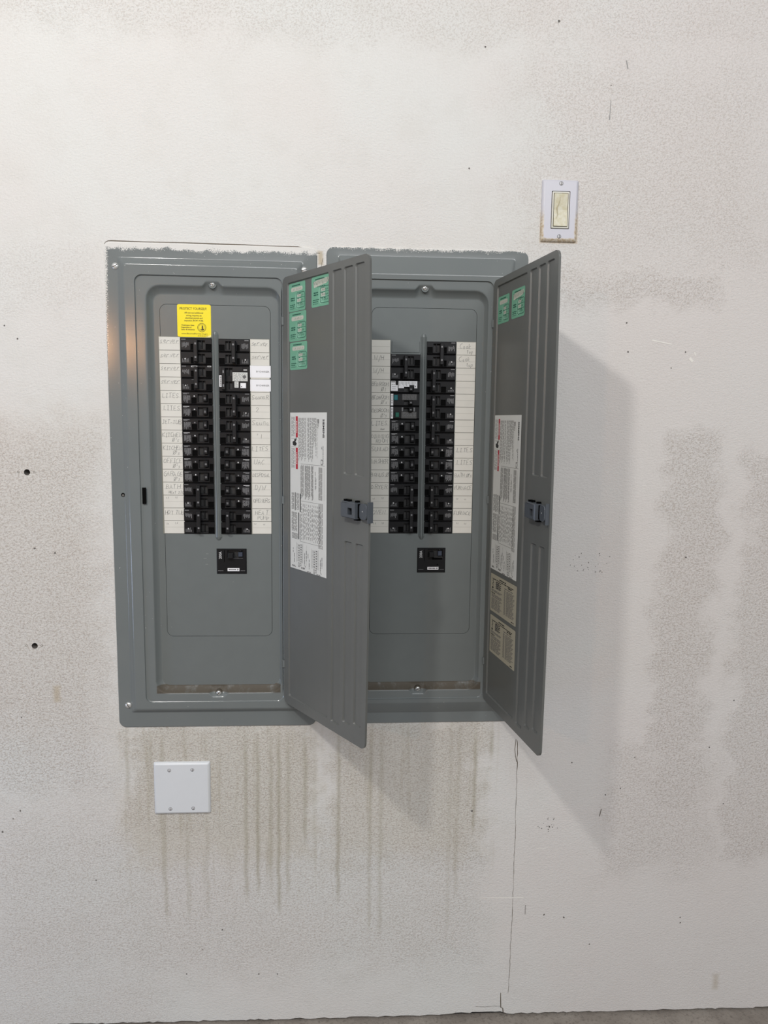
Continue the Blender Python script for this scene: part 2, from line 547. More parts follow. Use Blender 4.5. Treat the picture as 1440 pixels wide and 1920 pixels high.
def words(mb, x0, x1, y, h, z, m, rng, wl=(0.12, 0.4), gap=0.06, vertical=False):
    """a line of print too small to read, laid as word-length bars"""
    x = x0
    while x < x1 - 0.03:
        e = min(x1, x + rng.uniform(*wl))
        if vertical:
            mb.rect(y - h / 2, y + h / 2, -e, -x, z, m)
        else:
            mb.rect(x, e, y - h / 2, y + h / 2, z, m)
        x = e + gap

# ------------------------------------------------------------------ the setting
def build_wall():
    rng = random.Random(4)
    def fl(x):
        return FY - 0.0124 * (x - 23)
    bottom = []
    x = -60.0
    while x < 130:
        y = fl(x) + 0.22 + rng.uniform(-0.05, 0.09)
        if 29 < x < 34.0:
            y += 0.18
        bottom.append((x, y))
        x += rng.uniform(0.25, 0.8) if -15 < x < 66 else 6.0
    outer = bottom + [(130, fl(130) + .2), (130, 60), (-60, 60)]
    ph = [rc(2.3, 14.4, -37.9, -2.2), rc(17.13 + 2.25, 17.13 + 14.3, -37.8, -2.1)]
    holes = []
    for cx, cy, r in ((-6.71, -18.21, .25), (-6.75, -32.75, .25)):
        holes.append([(cx + r * math.cos(t * math.pi / 7), cy + r * math.sin(t * math.pi / 7)) for t in range(14)])
    mb = MB()
    mb.holed(outer, ph + holes, 0.0, M_WALL, [0.40, 0.40, None, None])
    # lower lip of the drywall sheets
    i = mb.add([(p[0], p[1], 0.0) for p in bottom])
    j = mb.add([(p[0], p[1], -0.38) for p in bottom])
    for k in range(len(bottom) - 1):
        mb.face((i + k, i + k + 1, j + k + 1, j + k), M_WALL)
    w = mb.build('wall_back', None, 'white stippled drywall behind the two grey panels', 'structure', (0, FY, 0))
    b = MB()
    b.rect(-60, 130, -69.9, -66, -0.40, M_DARK)  # near-black sheet gives the gap under the drywall its shade
    b.build('gap_shade_sheet', w, 'dark sheet standing in for the shaded gap below the drywall edge', None, (0, FY, 0))
    for cx, cy in ((-6.71, -18.21), (-6.75, -32.75)):
        h = MB()
        c = [(math.cos(t * math.pi / 7), math.sin(t * math.pi / 7)) for t in range(14)]
        h.loft([[(cx + .25 * a, cy + .25 * b_, 0.0) for a, b_ in c], [(cx + .25 * a, cy + .25 * b_, -0.28) for a, b_ in c],
                [(cx + .10 * a, cy + .10 * b_, -0.6) for a, b_ in c]], M_SPECK, True, True)
        for dx in (-.68, .58):
            h.disc(cx + dx, cy + .02, .085, 0.012, M_CRACK, 9)
            h.disc(cx + dx, cy + .02, .045, 0.016, M_SCRATCH, 9)
        h.build('drilled_hole', w, 'drilled hole with a small screw hole on each side', None, (0, FY, 0))
    # vertical crack where two drywall sheets meet, and the paint crack round the left cover
    c = MB()
    pts, ws = [], []
    for k in range(60):
        t = k / 59
        y = -41.6 - t * 24.6
        pts.append((34.5 + 0.10 * math.sin(3 * t) + rng.uniform(-.035, .035), y))
        ws.append(rng.uniform(.016, .045) * (1.8 if t < .12 else 1))
    c.stroke(pts, ws, 0.012, M_CRACK)
    c.stroke([(34.35, -41.5), (34.28, -42.4), (34.36, -43.1), (34.5, -43.6)], 0.05, 0.013, M_CRACK)
    c.stroke([(33.80, -66.1), (33.82, -66.8), (33.86, -67.6), (34.05, -67.7), (34.1, -68.1)], [.05, .08, .09, .09, .1], 0.012, M_CRACK)
    c.stroke([(31.5, -67.45), (32.4, -67.5), (33.2, -67.45), (33.8, -67.5)], 0.03, 0.012, M_CRACK)
    c.build('drywall_crack', w, 'hairline crack running down to the floor', None, (0, FY, 0))
    c = MB()
    pts = [(0.04, -0.16), (0.16, 0.0), (0.34, 0.08), (0.6, 0.1), (3, 0.08), (6, 0.10), (8.5, 0.07), (11, 0.07), (13.5, 0.03), (15.2, .03), (16.0, -.10), (16.6, -0.4), (16.95, -0.42)]
    c.stroke(pts, [.03, .04, .06, .08, .06, .06, .09, .05, .05, .05, .05, .05, .04], 0.014, M_CRACK)
    c.stroke([(17.05, -2.8), (17.05, -1.5), (17.2, -.8)], .03, .012, M_CRACK)
    c.build('caulk_crack', w, 'dark crack in the paint along the cover top', None, (0, FY, 0))
    s = MB()
    for (x, y) in ((40.06, 13.1), (42.62, -7.7), (35.63, 17.66), (29.85, 15.54), (28.84, 6.42), (48.72, -25.1), (52.04, -42.48), (53.73, -47.92), (39.48, -43.75),
                   (37.7, -49.81), (37.56, -58.4), (39.42, -58.72), (50.45, -59.58), (41.95, -61.47), (6.63, -60.85), (8.41, -58.98), (5.17, -63.2), (11.59, -63.43),
                   (13.26, -63.48), (45.21, -43.34), (54.0, -38.09), (44.05, -46.25), (42.7, -46.84), (46.36, -8.95), (47.51, -7.61), (-7.92, -6.58), (-6.95, -7.6), (-6.38, -24.47), (-4.77, -24.86),
                   (-9.23, -48.08), (-8.62, -47.36), (-10.18, -49.28), (-2.47, -53.93), (50.41, -59.04), (30.61, -48.13), (42.35, -5.32), (-8.13, -38.98)):
        r = rng.uniform(.05, .11)
        s.poly([(x + r * rng.uniform(.5, 1.2) * math.cos(t), y + r * rng.uniform(.5, 1.3) * math.sin(t), 0.014) for t in [k * 1.047 for k in range(6)]], M_SPECK)
    for k in range(16):
        x, y = rng.gauss(37.7, .5), rng.gauss(-49.8, .4)
        s.disc(x, y, rng.uniform(.025, .06), .014, M_SPECK, 6)
    for k in range(26):
        x, y = rng.uniform(38.2, 42), rng.uniform(-26.5, -24.6)
        s.disc(x, y, rng.uniform(.02, .05), .014, M_SPECK, 6)
    s.stroke([(40.1, 12.0), (40.08, 11.0), (40.05, 10.5)], [.04, .05, .09], .014, M_INKG)
    s.stroke([(41.2, 15.0), (41.35, 14.4)], .07, .014, M_INKG)
    s.stroke([(42.4, -48.2), (42.25, -48.9)], .07, .014, M_CRACK)
    s.stroke([(35.8, -57.4), (35.8, -58.3)], .04, .014, M_SPECK)
    s.build('wall_specks', w, 'dark pits and scuffs on the drywall', 'stuff', (0, FY, 0))
    s = MB()
    s.stroke([(31.6, -56.55), (33.2, -56.6), (35.6, -56.65)], [.04, .09, .12], .014, M_SCRATCH)
    s.stroke([(36.6, -51.85), (37.5, -51.9)], .07, .014, M_SCRATCH)
    s.stroke([(36.2, -42.9), (37.0, -42.85)], .05, .014, M_SCRATCH)
    s.stroke([(47.9, -8.1), (48.2, -8.4)], .22, .014, M_SCRATCH)
    s.stroke([(48.3, -7.6), (48.4, -7.9)], .10, .014, M_SCRATCH)
    s.stroke([(44.6, -6.7), (46.3, -7.0)], .10, .014, M_SCRATCH)
    s.build('paint_scrapes', w, 'short white scrapes in the paint', 'stuff', (0, FY, 0))
    return w

def build_floor():
    n = Nodes('worn_concrete')
    co = n.coords()
    a = n.noise(co, 9, 4, 0.6)
    b = n.noise(co, 130, 3, 0.7)
    c = n.mix(n.step(a, .3, .7), (0.20, 0.175, 0.15), (0.30, 0.27, 0.235))
    c = n.mix(n.m('MULTIPLY', n.step(b, .5, .7), .55), c, (0.11, 0.095, 0.08))
    n.bump(n.m('ADD', a, n.m('MULTIPLY', b, .5)), .5, .006)
    m = n.out(c, .8)
    mb = MB()
    def fl(x):
        return FY - 0.0124 * (x - 23)
    xs = [-160 + 12 * k for k in range(31)]
    zs = [-0.5, 3, 8, 20, 60, 120, 240]
    idx = [[mb.add([(x, fl(x), z)]) for z in zs] for x in xs]
    for i in range(len(xs) - 1):
        for j in range(len(zs) - 1):
            mb.face((idx[i][j], idx[i + 1][j], idx[i + 1][j + 1], idx[i][j + 1]), m)
    mb.build('floor', None, 'worn grey concrete floor at the foot of the wall', 'structure', (0, FY, 0))

WALL = build_wall()
build_floor()

# ------------------------------------------------------------------ breakers
PITCH = 1.0675
def flip(x0, x1, mir):
    return (2.5 - x1, 2.5 - x0) if mir else (x0, x1)

_bk = {}
def breaker_mesh(kind, mir, wscale, on, seed):
    """returns (body, handle) objects built once per variant, unlinked copies made later"""
    key = (kind, mir, wscale, on, seed)
    if key in _bk:
        return _bk[key]
    rng = random.Random(seed * 17 + 3)
    xf = lambda x, y, z: (x * wscale, y, z)
    b = MB(xf)
    F = lambda x0, x1: flip(x0, x1, mir)
    def R(x0, x1, y0, y1, z, m):
        a, c = F(x0, x1)
        b.rect(a, c, y0, y1, z, m)
    poles = 2 if kind != 'single' else 1
    cav = (1.30, 1.78) if on else (1.42, 1.95)
    tie = (1.74, 2.06) if on else (1.10, 1.42)
    for k in range(poles):
        y = -PITCH * k
        x0, x1 = 0.0, 2.5
        yt, yb = y - .03, y - PITCH + .03
        c = .055
        # body sides and chamfer
        r0 = [(x0, yb, -.7), (x1, yb, -.7), (x1, yt, -.7), (x0, yt, -.7)]
        r1 = [(x0, yb, -c), (x1, yb, -c), (x1, yt, -c), (x0, yt, -c)]
        r2 = [(x0 + .01, yb + c, 0), (x1 - .01, yb + c, 0), (x1 - .01, yt - c, 0), (x0 + .01, yt - c, 0)]
        b.loft([r0, r1, r2], M_BLACK, False)
        holes, deps = [], []
        def hole(hx0, hx1, hy0, hy1, d):
            a, e = F(hx0, hx1)
            holes.append(rc(a, e, y + hy0, y + hy1))
            deps.append(d)
        if kind == 'single':
            hole(cav[0], tie[1] + .06, -.86, -.2, .28)
            hole(.80, 1.22, -.97, -.50, .07)
            hole(2.16, 2.47, -.97, -.55, .07)
        else:
            hole(min(cav[0], tie[0]), max(cav[1], tie[1]), -.86, -.2, .28)
            hole(.80, min(cav[0], tie[0]) - .06, -.97, -.48, .07)
            hole(max(cav[1], tie[1]) + .06, 2.47, -.97, -.48, .07)
        b.holed([(p[0], p[1]) for p in (r2[2], r2[3], r2[0], r2[1])], holes, 0, M_BLACK, deps, M_CAV)
        # moulded rim under the handle window
        a, e = F(min(cav[0], tie[0]) - .04, max(cav[1], tie[1]) + .05)
        b.box(a, e, y - .97, y - .88, 0, .03, M_TIE, .01)
        # print
        if kind == 'single':
            words_r = [(-.13, .12, .62, .035, M_PRINTW if seed % 2 else M_PRINT)]
            for yy, q0, q1, hh, mm in words_r:
                R(q0, q1, y + yy - hh, y + yy + hh * .2, .006, mm)
            R(.14, .45, y - .235, y - .185, .006, M_PRINT)
            for j in range(9):
                xx = .16 + .062 * j
                l = rng.uniform(.32, .62)
                R(xx, xx + .035, y - .33 - l, y - .33, .006, M_PRINT)
            for j in range(10):
                xx, yy = rng.uniform(.16, .66), rng.uniform(-.9, -.35)
                R(xx, xx + .06, y + yy - .04, y + yy, .008, M_BLACK)
            q, _ = F(1.03, 1.03)
            b.disc(q, y - .38, .062, .008, M_PRINTW if seed % 3 else M_PRINT, 10)
        else:
            if k == 0:
                R(.08, .42, y - .16, y - .10, .006, M_PRINT)
                R(.10, .74, y - .88, y - .30, .004, M_TIE)
                for j in range(7):
                    xx = .13 + .08 * j
                    R(xx, xx + .04, y - .80 + rng.uniform(0, .2), y - .34 - rng.uniform(0, .1), .007, M_PRINT)
                if seed == 1:
                    R(.82, 1.32, y - .19, y - .08, .006, M_PRINTW)
                    R(.9, 1.25, y - .17, y - .12, .008, M_BLACK)
                    R(2.12, 2.42, y - .17, y - .07, .006, M_PRINTW)
                    R(2.18, 2.36, y - .14, y - .10, .008, M_BLACK)
            else:
                if seed == 1:
                    R(.85, 1.22, y - .14, y - .10, .006, M_PRINT)
                for j in range(6):
                    xx = .14 + .09 * j
                    l = rng.uniform(.1, .4)
                    R(xx, xx + .035, y - .88, y - .88 + l, .006, M_PRINT)
                q, _ = F(.36, .36)
                b.disc(q, y - .6, .06, .008, M_PRINTW, 9)
    body = b.build('circuit_breaker' if kind == 'single' else 'double_pole_breaker', None)
    h = MB(xf)
    a, e = F(*tie)
    if kind == 'single':
        h.box(a, e, -.80, -.26, -.27, .26, M_TIE, .05)
        q0, q1 = F(tie[0] + .09, tie[1] - .07)
        h.rect(q0, q1, -.62, -.56, .262, M_PRINT)
        h.rect(q0, q1, -.52, -.48, .262, M_PRINT)
    else:
        for k in range(2):
            h.box(a + .03, e - .03, -PITCH * k - .82, -PITCH * k - .24, -.27, .2, M_BLACK, .03)
        h.box(a, e, -PITCH - .86, -.18, .14, .44, M_TIE, .045)
        # rib left inside each window, and the printed ratings on the tie bar
        lo, hi = sorted(((cav[0] + cav[1]) / 2 - .03, (cav[0] + cav[1]) / 2 + .03))
        p, q = F(lo, hi)
        for k in range(2):
            h.box(p, q, -PITCH * k - .84, -PITCH * k - .22, -.27, -.05, M_BLACK, .01)
            q0, q1 = F(tie[0] + .1, tie[1] - .08)
            h.rect(q0, q1, -PITCH * k - .56, -PITCH * k - .42, .442, M_PRINT)
    hand = h.build('handle' if kind == 'single' else 'handle_tie', body)
    for o in (body, hand):
        COL.objects.unlink(o)
    _bk[key] = (body, hand)
    return _bk[key]

ZF = -0.06        # front face of the breakers
def place_breaker(panel, base, kind, mir, ws, on, seed, x, row, y0):
    body, hand = breaker_mesh(kind, mir, ws, on, seed)
    c = body.copy()
    COL.objects.link(c)
    c.parent = panel
    y = y0 - PITCH * row
    c.location = ((x - base[0]) * U, -ZF * U, (y - base[1]) * U)
    h = hand.copy()
    COL.objects.link(h)
    h.parent = c
    return c

def sub(mb, name, parent, label=None):
    """a sub-part whose vertices are given in its breaker's own frame"""
    return mb.build(name, parent, label)

def special_breaker(panel, base, which, ws, x, row, y0):
    rows = 2 if which == 'charger' else 1
    xf = lambda a, b_, c_: (a * ws, b_, c_)
    b = MB(xf)
    H = PITCH * rows
    b.loft([[(0, -H + .03, -.7), (2.5, -H + .03, -.7), (2.5, -.03, -.7), (0, -.03, -.7)],
            [(0, -H + .03, -.055), (2.5, -H + .03, -.055), (2.5, -.03, -.055), (0, -.03, -.055)],
            [(.01, -H + .085, 0), (2.49, -H + .085, 0), (2.49, -.085, 0), (.01, -.085, 0)]], M_BLACK, False)
    face = rc(.01, 2.49, -H + .085, -.085)
    rng = random.Random(len(which))
    if which == 'charger':
        b.holed(face, [rc(.55, 1.08, -.82, -.2), rc(.55, 1.08, -1.9, -1.28)], 0, M_BLACK, [.28, .28], M_CAV)
        b.rect(1.98, 2.27, -.38, -.29, .006, M_PRINTW)
        b.box(1.12, 1.9, -.45, -.1, 0, .03, M_TIE, .01)
    elif which == 'white':
        b.holed(face, [rc(1.15, 1.98, -.92, -.55)], 0, M_BLACK, [.28], M_CAV)
    elif which == 'teal':
        b.holed(face, [rc(1.15, 1.9, -.95, -.58)], 0, M_BLACK, [.28], M_CAV)
        b.rect(.3, 2.4, -.56, -.1, .004, M_TIE)
    else:
        b.holed(face, [rc(1.15, 1.95, -.46, -.12)], 0, M_BLACK, [.28], M_CAV)
        b.rect(.28, .9, -.46, -.1, .004, M_TIE)
    o = b.build({'charger': 'double_pole_breaker', 'white': 'circuit_breaker', 'teal': 'circuit_breaker', 'green': 'circuit_breaker'}[which], panel,
                {'charger': 'double breaker with white rating stickers', 'white': 'breaker with two white stickers', 'teal': 'breaker with a teal test button',
                 'green': 'breaker with a green test button'}[which])
    o.location = ((x - base[0]) * U, -ZF * U, (y0 - PITCH * row - base[1]) * U)
    h = MB(xf)
    if which == 'charger':
        h.box(.28, .55, -1.95, -.2, -.05, .42, M_TIE, .04)
        h.rect(.36, .47, -.62, -.42, .422, M_PRINT)
        h.rect(.36, .47, -1.72, -1.52, .422, M_PRINT)
        h.box(.76, .82, -1.9, -1.28, -.27, -.03, M_TIE, .01)
        h.box(.76, .82, -.82, -.2, -.27, -.03, M_TIE, .01)
        h.build('handle_tie', o)
        for (x0, x1, y0_, y1, dens) in ((.02, .26, -1.72, -.78, 'v'), (1.1, 2.3, -1.24, -.54, 'g'), (1.25, 1.57, -1.76, -1.27, 'g')):
            s = MB(xf)
            s.box(x0, x1, y0_, y1, 0, .012, M_SHEET if dens == 'g' else M_WHITE)
            if dens == 'v':
                words(s, .88, 1.62, .14, .1, .016, M_INKG, rng, (.1, .2), .03, True)
            else:
                for k in range(int((y1 - y0_) / .085)):
                    words(s, x0 + .06, x1 - .06, y1 - .07 - k * .085, .04, .016, M_INKG, rng, (.08, .3), .05)
                if x1 > 2:
                    s.disc(2.05, -.88, .14, .02, M_INKM, 12)
            s.build('rating_sticker', o, 'white printed sticker')
        s = MB(xf)
        s.box(1.72, 2.18, -1.8, -1.38, 0, .06, M_WHITE, .02)
        s.disc(1.82, -1.68, .05, .064, M_SPECK, 8)
        s.build('test_button', o, 'white square test button')
        return o
    ys = {'white': (-.9, -.56), 'teal': (-.92, -.6), 'green': (-.44, -.14)}[which]
    h.box(1.55, 1.9, ys[0], ys[1], -.2, .28, M_TIE, .04)
    h.rect(1.66, 1.8, ys[0] + .1, ys[0] + .2, .282, M_PRINT)
    h.build('handle', o)
    s = MB(xf)
    if which == 'white':
        s.poly([(.03, -.9, .012), (.62, -.9, .012), (.62, -.42, .012), (.42, -.42, .012), (.42, -.08, .012), (.03, -.08, .012)], M_WHITE)
        s.rect(.05, .4, -.2, -.1, .016, M_INKG)
        words(s, .1, .4, -.36, .05, .016, M_INKG, rng, (.05, .12), .05)
        words(s, .12, .58, -.55, .04, .016, M_INKG, rng)
        words(s, .12, .5, -.72, .03, .016, M_INKG, rng)
        s.build('rating_sticker', o, 'white stepped sticker')
        s = MB(xf)
        s.poly([(.68, -.66, .012), (1.14, -.66, .012), (1.14, -.55, .012), (1.6, -.55, .012), (1.6, -.4, .012), (2.02, -.4, .012), (2.02, -.66, .012), (2.27, -.66, .012), (2.27, -.08, .012), (.68, -.08, .012)], M_WHITE)
        for k in range(12):
            xx = .76 + k * .12
            s.rect(xx, xx + .035, -.3 - rng.uniform(0, .2), -.14, .016, M_INKG)
        s.rect(2.08, 2.16, -.58, -.46, .016, M_INKM)
        s.build('rating_sticker', o, 'white sticker beside the handle')
    else:
        s.box(.03, .24, -1.02, -.06, 0, .012, M_WHITE)
        words(s, .16, .92, .135, .08, .016, M_INKG, rng, (.1, .25), .05, True)
        s.build('rating_sticker', o, 'narrow white sticker')
        s = MB(xf)
        if which == 'teal':
            s.box(.3, .62, -.58, -.16, 0, .07, M_TEAL, .02)
            s.build('test_button', o, 'teal test button')
        else:
            s.box(.3, .86, -1.0, -.46, 0, .03, M_BLACK, .01)
            s.box(.44, .74, -.9, -.52, .03, .09, M_GBTN, .02)
            s.build('test_button', o, 'dark green test button')
        s = MB(xf)
        lab = plain('grey_rating_label', (.075, .073, .07), .6, 0, .5, 900) if 'grey_rating_label' not in bpy.data.materials else bpy.data.materials['grey_rating_label']
        y1, y0_ = (-.08, -.56) if which == 'teal' else (-.47, -1.0)
        s.box(1.0 if which == 'teal' else .95, 2.25, y0_, y1, 0, .01, lab)
        for k in range(5):
            words(s, 1.05, 2.2, y1 - .06 - k * .085, .03, .014, M_PRINT, rng, (.08, .3), .07)
        if which == 'green':
            for xx in (.97, 1.98):
                s.rect(xx, xx + .13, -.42, -.1, .014, M_PRINT)
        s.build('rating_sticker', o, 'grey printed rating sticker')
    return o

def main_breaker(panel, base, x0, x1, y1, y0, right):
    ws = (x1 - x0) / 2.48
    xf = lambda a, b_, c_: (a * ws, b_, c_)
    b = MB(xf)
    b.loft([[(0, -2.12, -.7), (2.48, -2.12, -.7), (2.48, 0, -.7), (0, 0, -.7)], [(0, -2.12, -.06), (2.48, -2.12, -.06), (2.48, 0, -.06), (0, 0, -.06)],
            [(.05, -2.07, 0), (2.43, -2.07, 0), (2.43, -.05, 0), (.05, -.05, 0)]], M_BLACK, False)
    b.holed(rc(.05, 2.43, -2.07, -.05), [rc(.9, 2.22, -.76, -.12), rc(.62, .66, -1.12, -.1)], 0, M_BLACK, [.3, .05], M_CAV)
    b.rect(.1, .55, -1.86, -1.83, .006, M_PRINT)
    b.rect(1.98, 2.36, -1.86, -1.83, .006, M_PRINT)
    b.rect(1.35, 2.2, -.79, -.765, .01, M_PRINT)
    if right:
        b.rect(1.3, 2.2, -1.0, -.78, .006, M_CAV)
        b.disc(1.78, -1.42, .06, .006, M_CAV, 9)
    o = b.build('main_breaker', panel, 'large black main breaker')
    o.location = ((x0 - base[0]) * U, -ZF * U, (y1 - base[1]) * U)
    h = MB(xf)
    h.box(.98, 1.42, -.74, -.3, -.28, .42, M_TIE, .06)
    h.build('handle', o)
    h = MB(xf)
    h.box(1.8, 2.15, -.66, -.28, -.28, .05, M_BLUE, .03)
    h.box(1.87, 2.05, -.24, -.1, -.28, .0, M_TIE, .03)
    h.build('position_flag', o, 'blue grey plastic block')
    s = MB(xf)
    s.box(.08, .6, -1.1, -.12, 0, .012, M_BLACK)
    put_text(s, '200A', .42, -.84, .23, .018, M_PRINTW, .62, 90, .015)
    s.build('rating_label', o, 'black label reading 200A')
    s = MB(xf)
    s.box(.9, 1.88, -1.88, -1.63, 0, .012, M_WHITE)
    words(s, 1.0, 1.64, -1.75, .1, .016, M_INKM, random.Random(2), (.06, .1), .02)
    s.rect(1.7, 1.8, -1.82, -1.68, .016, M_INKM)
    s.build('rating_sticker', o, 'small white sticker')
    return o

# ------------------------------------------------------------------ stickers on doors
def inspection_sticker(T, u0, u1, v0, v1, seed, door, n0, scribble):
    rng = random.Random(seed)
    w, h = u1 - u0, v1 - v0
    xf = lambda s, t, n: T(u0 + s * w, v1 - t * h, n0 + n)
    b = MB(xf)
    def RR(s0, s1, t0, t1, r, n, m):
        pts = rrect(s0 * w, s1 * w, t0 * h, t1 * h, r)
        b.poly([(p[0] / w, p[1] / h, n) for p in pts], m)
    RR(0, 1, 0, 1, .16, .012, M_GREEN)
    for k in range(9):
        s = .2 + k * .055
        b.rect(s, s + .045, .075, .115, .018, M_GINK)
    # worn write-in field
    if scribble:
        pts = []
        for k in range(26):
            a = k / 25
            pts.append((.12 + .78 * a, .21 + (.09 if k % 2 else -.07) * rng.uniform(.6, 1.1) - .04 * a))
        b.poly([(.1, .17, .016), (.3, .13, .016), (.9, .10, .016), (.95, .2, .016), (.8, .28, .016), (.14, .36, .016)], M_GWORN)
        b.stroke(pts, .022, .02, M_GINK)
        words(b, .3, .78, .345, .02, .018, M_GINK, rng, (.05, .12), .03)
    else:
        RR(.14, .84, .155, .30, .14, .016, M_GWORN)
        for k in range(4):
            s = .3 + k * .13 + rng.uniform(-.04, .04)
            b.stroke([(s, .27), (s + .05, .2), (s + .08, .26)], .015, .02, M_INKG)
    RR(.38, .7, .36, .93, .4, .015, M_GPALE)
    # three-cell date box
    q = rrect(.47 * w, .97 * w, .37 * h, .9 * h, .2)
    q = [(p[0] / w, p[1] / h) for p in q]
    b.stroke(q + [q[0]], .018, .019, M_GINK)
    for t in (.54, .71):
        b.rect(.47, .97, t, t + .014, .019, M_GINK)
    RR(.52, .74, .42, .52, .05, .017, M_GWORN)
    RR(.52, .74, .58, .69, .05, .017, M_GWORN)
    for t0, l in ((.415, .2), (.575, .1), (.745, .26)):
        words(b, .53, .53 + l, t0, .022, .02, M_GINK, rng, (.06, .12), .02)
    for t0 in (.475, .635, .80):
        handx = .56
        for k in range(4):
            b.stroke([(handx, t0 + .03), (handx + .04, t0 - .03), (handx + .06, t0 + .02)], .014, .02, M_INKM if seed % 2 else M_GINK)
            handx += .085
    for t0 in (.53, .60):
        words(b, .12, .36, t0, .04, .018, M_GINK, rng, (.08, .2), .015)
    for t0, hh, l in ((.765, .028, .4), (.83, .028, .36), (.895, .016, .36)):
        words(b, .08, l, t0, hh, .018, M_GINK, rng, (.06, .12), .02)
    return b.build('inspection_sticker', door, 'green inspection sticker' + (' with a scribbled field' if scribble else ''))

def wiring_sheet(T, u0, u1, v0, v1, door, n0):
    rng = random.Random(12)
    w, h = u1 - u0, v1 - v0
    xf = lambda s, t, n: T(u0 + s * w, v1 - t * h, n0 + n)
    b = MB(xf)
    b.rect(0, 1, 0, 1, .014, M_SHEET)
    Z1, Z2 = .019, .022
    def bar(s0, s1, t0, t1, m, z=Z1):
        b.rect(s0, s1, t0, t1, z, m)
    def vline(s, t0, t1, th, m, wl=(.008, .03), gap=.005):
        t = t0
        while t < t1:
            e = min(t1, t + rng.uniform(*wl))
            bar(s - th / 2, s + th / 2, t, e, m)
            t = e + gap
    # red warning bars with a pictogram between them
    for t0, t1 in ((.023, .155), (.22, .355)):
        bar(.165, .222, t0, t1, M_RED)
        t = t0 + .03
        while t < t1 - .03:
            bar(.182, .204, t, t + .006, M_SHEET, Z2)
            t += .0095
        for s in (.05, .075, .10, .135):
            vline(s, t0 + .004, t1 - .006, .012, M_INKM if s > .12 else M_INKG)
        bar(.03, .034, t0, t1, M_INKG)
    bar(.03, .17, .162, .164, M_INKG)
    bar(.03, .17, .214, .216, M_INKG)
    b.poly([(.07, .185, Z1), (.1, .178, Z1), (.15, .182, Z1), (.19, .192, Z1), (.175, .206, Z1), (.13, .209, Z1), (.08, .204, Z1)], M_INK)
    b.stroke([(.13, .18), (.12, .172), (.15, .176), (.17, .167), (.18, .161)], .016, Z1, M_INK)
    # dense columns of small print (the sheet is printed sideways)
    for k, s in enumerate((.25, .275, .30, .325, .36, .375, .42, .445, .50, .52, .555, .575, .61, .63)):
        vline(s, .033, .30 - (k % 3) * .012, .014, M_INKG)
    for k, s in enumerate((.655, .675, .70, .72)):
        vline(s, .033, .12 + rng.uniform(0, .16), .013, M_INKG)
    for s in (.745, .765, .785):
        vline(s, .04, .095, .012, M_INKG)
    bar(.77, .80, .04, .065, M_INKG)
    vline(.75, .1, .28, .008, M_INKG)
    # maker's name, reading downwards
    P = lambda s, t: (s, t)
    tx = MB()
    put_text(tx, 'SIEMENS', 0, 0, 1.0, 0, M_INK, None, 0, .03)
    mx = max(p[0] for p in tx.v)
    i = b.add([(.895 + .042 * p[1], .040 + .112 * p[0] / mx, Z2) for p in tx.v])
    for f in tx.f:
        b.face([i + q for q in f], M_INK)
    vline(.905, .20, .31, .014, M_INKM, (.006, .014), .003)
    b.stroke([(.87, .205), (.865, .21), (.88, .218)], .01, Z1, M_INKM)
    q = rrect(.85 * w, .895 * w, .285 * h, .312 * h, .05)
    b.stroke([(p[0] / w, p[1] / h) for p in q + q[:1]], .008, Z1, M_INKG)
    bar(.3, .95, .318, .3205, M_INKG)
    # big table of ratings
    for k, s in enumerate((.31, .335, .36, .385, .43, .45, .47, .495, .515, .54, .56, .60, .62, .64)):
        vline(s, .325 if k % 2 else .33, .54 - (k % 4) * .008, .016, M_INKG, (.01, .05), .004)
    for s in (.70, .72):
        vline(s, .36 if s < .71 else .40, .47, .014, M_INKG)
    for s in (.80, .825, .85, .875):
        vline(s, .33, .53, .018, M_INKG, (.02, .06), .003)
    bar(.32, .78, .552, .5545, M_INKG)
    for k in range(11):
        s = .32 + k * .05
        vline(s, .57, .80, .014, M_INKG, (.006, .03), .010)
        vline(s + .02, .60, .78, .011, M_INKG, (.006, .02), .014)
    for s in (.80, .83, .86, .89):
        vline(s, .55, .83, .016, M_INKG, (.02, .07), .006)
    bar(.28, .86, .812, .8145, M_INKG)
    bar(.30, .304, .34, .80, M_INKG)
    bar(.93, .934, .33, .53, M_INKG)
    # boxed tables with black title bars
    bar(.135, .155, .505, .62, M_INK)
    bar(.275, .298, .508, .625, M_INK)
    bar(.235, .258, .630, .802, M_INK)
    for s in (.05, .075, .10, .19, .215, .24):
        vline(s, .508, .615, .017, M_INKG, (.01, .04), .006)
    for s in (.05, .075, .10, .13, .16, .19):
        vline(s, .632, .755, .018, M_INKG, (.01, .04), .006)
    for k in range(7):
        bar(.045, .22, .768 + k * .0055, .7705 + k * .0055, M_INKM)
    vline(.285, .64, .81, .012, M_INKM)
    # two ladder diagrams
    for s0, t0, rows in ((.215, .835, 15), (.64, .850, 15)):
        bar(s0 - .03, s0 - .025, t0 - .01, t0 + rows * .0078, M_INKG)
        bar(s0 + .145, s0 + .15, t0 - .01, t0 + rows * .0078, M_INKG)
        for k in range(rows):
            t = t0 + k * .0078
            bar(s0 - .03, s0 + .15, t, t + .0016, M_INKG)
            for s in ((.025,) if k % 2 else (.085,)):
                bar(s0 + s, s0 + s + .026, t - .0018, t + .0034, M_INK, Z2)
        t = t0 + rows * .0078
        for s in (.02, .07):
            q = rrect((s0 + s) * w, (s0 + s + .03) * w, (t + .004) * h, (t + .02) * h, .05)
            b.stroke([(p[0] / w, p[1] / h) for p in q + q[:1]], .007, Z1, M_INKG)
        b.stroke([(s0 + .2, t0 + .045), (s0 + .2, t + .01), (s0 + .23, t + .02)], .008, Z1, M_INKG)
        vline(s0 + .2, t0 + .05, t, .013, M_INKM)
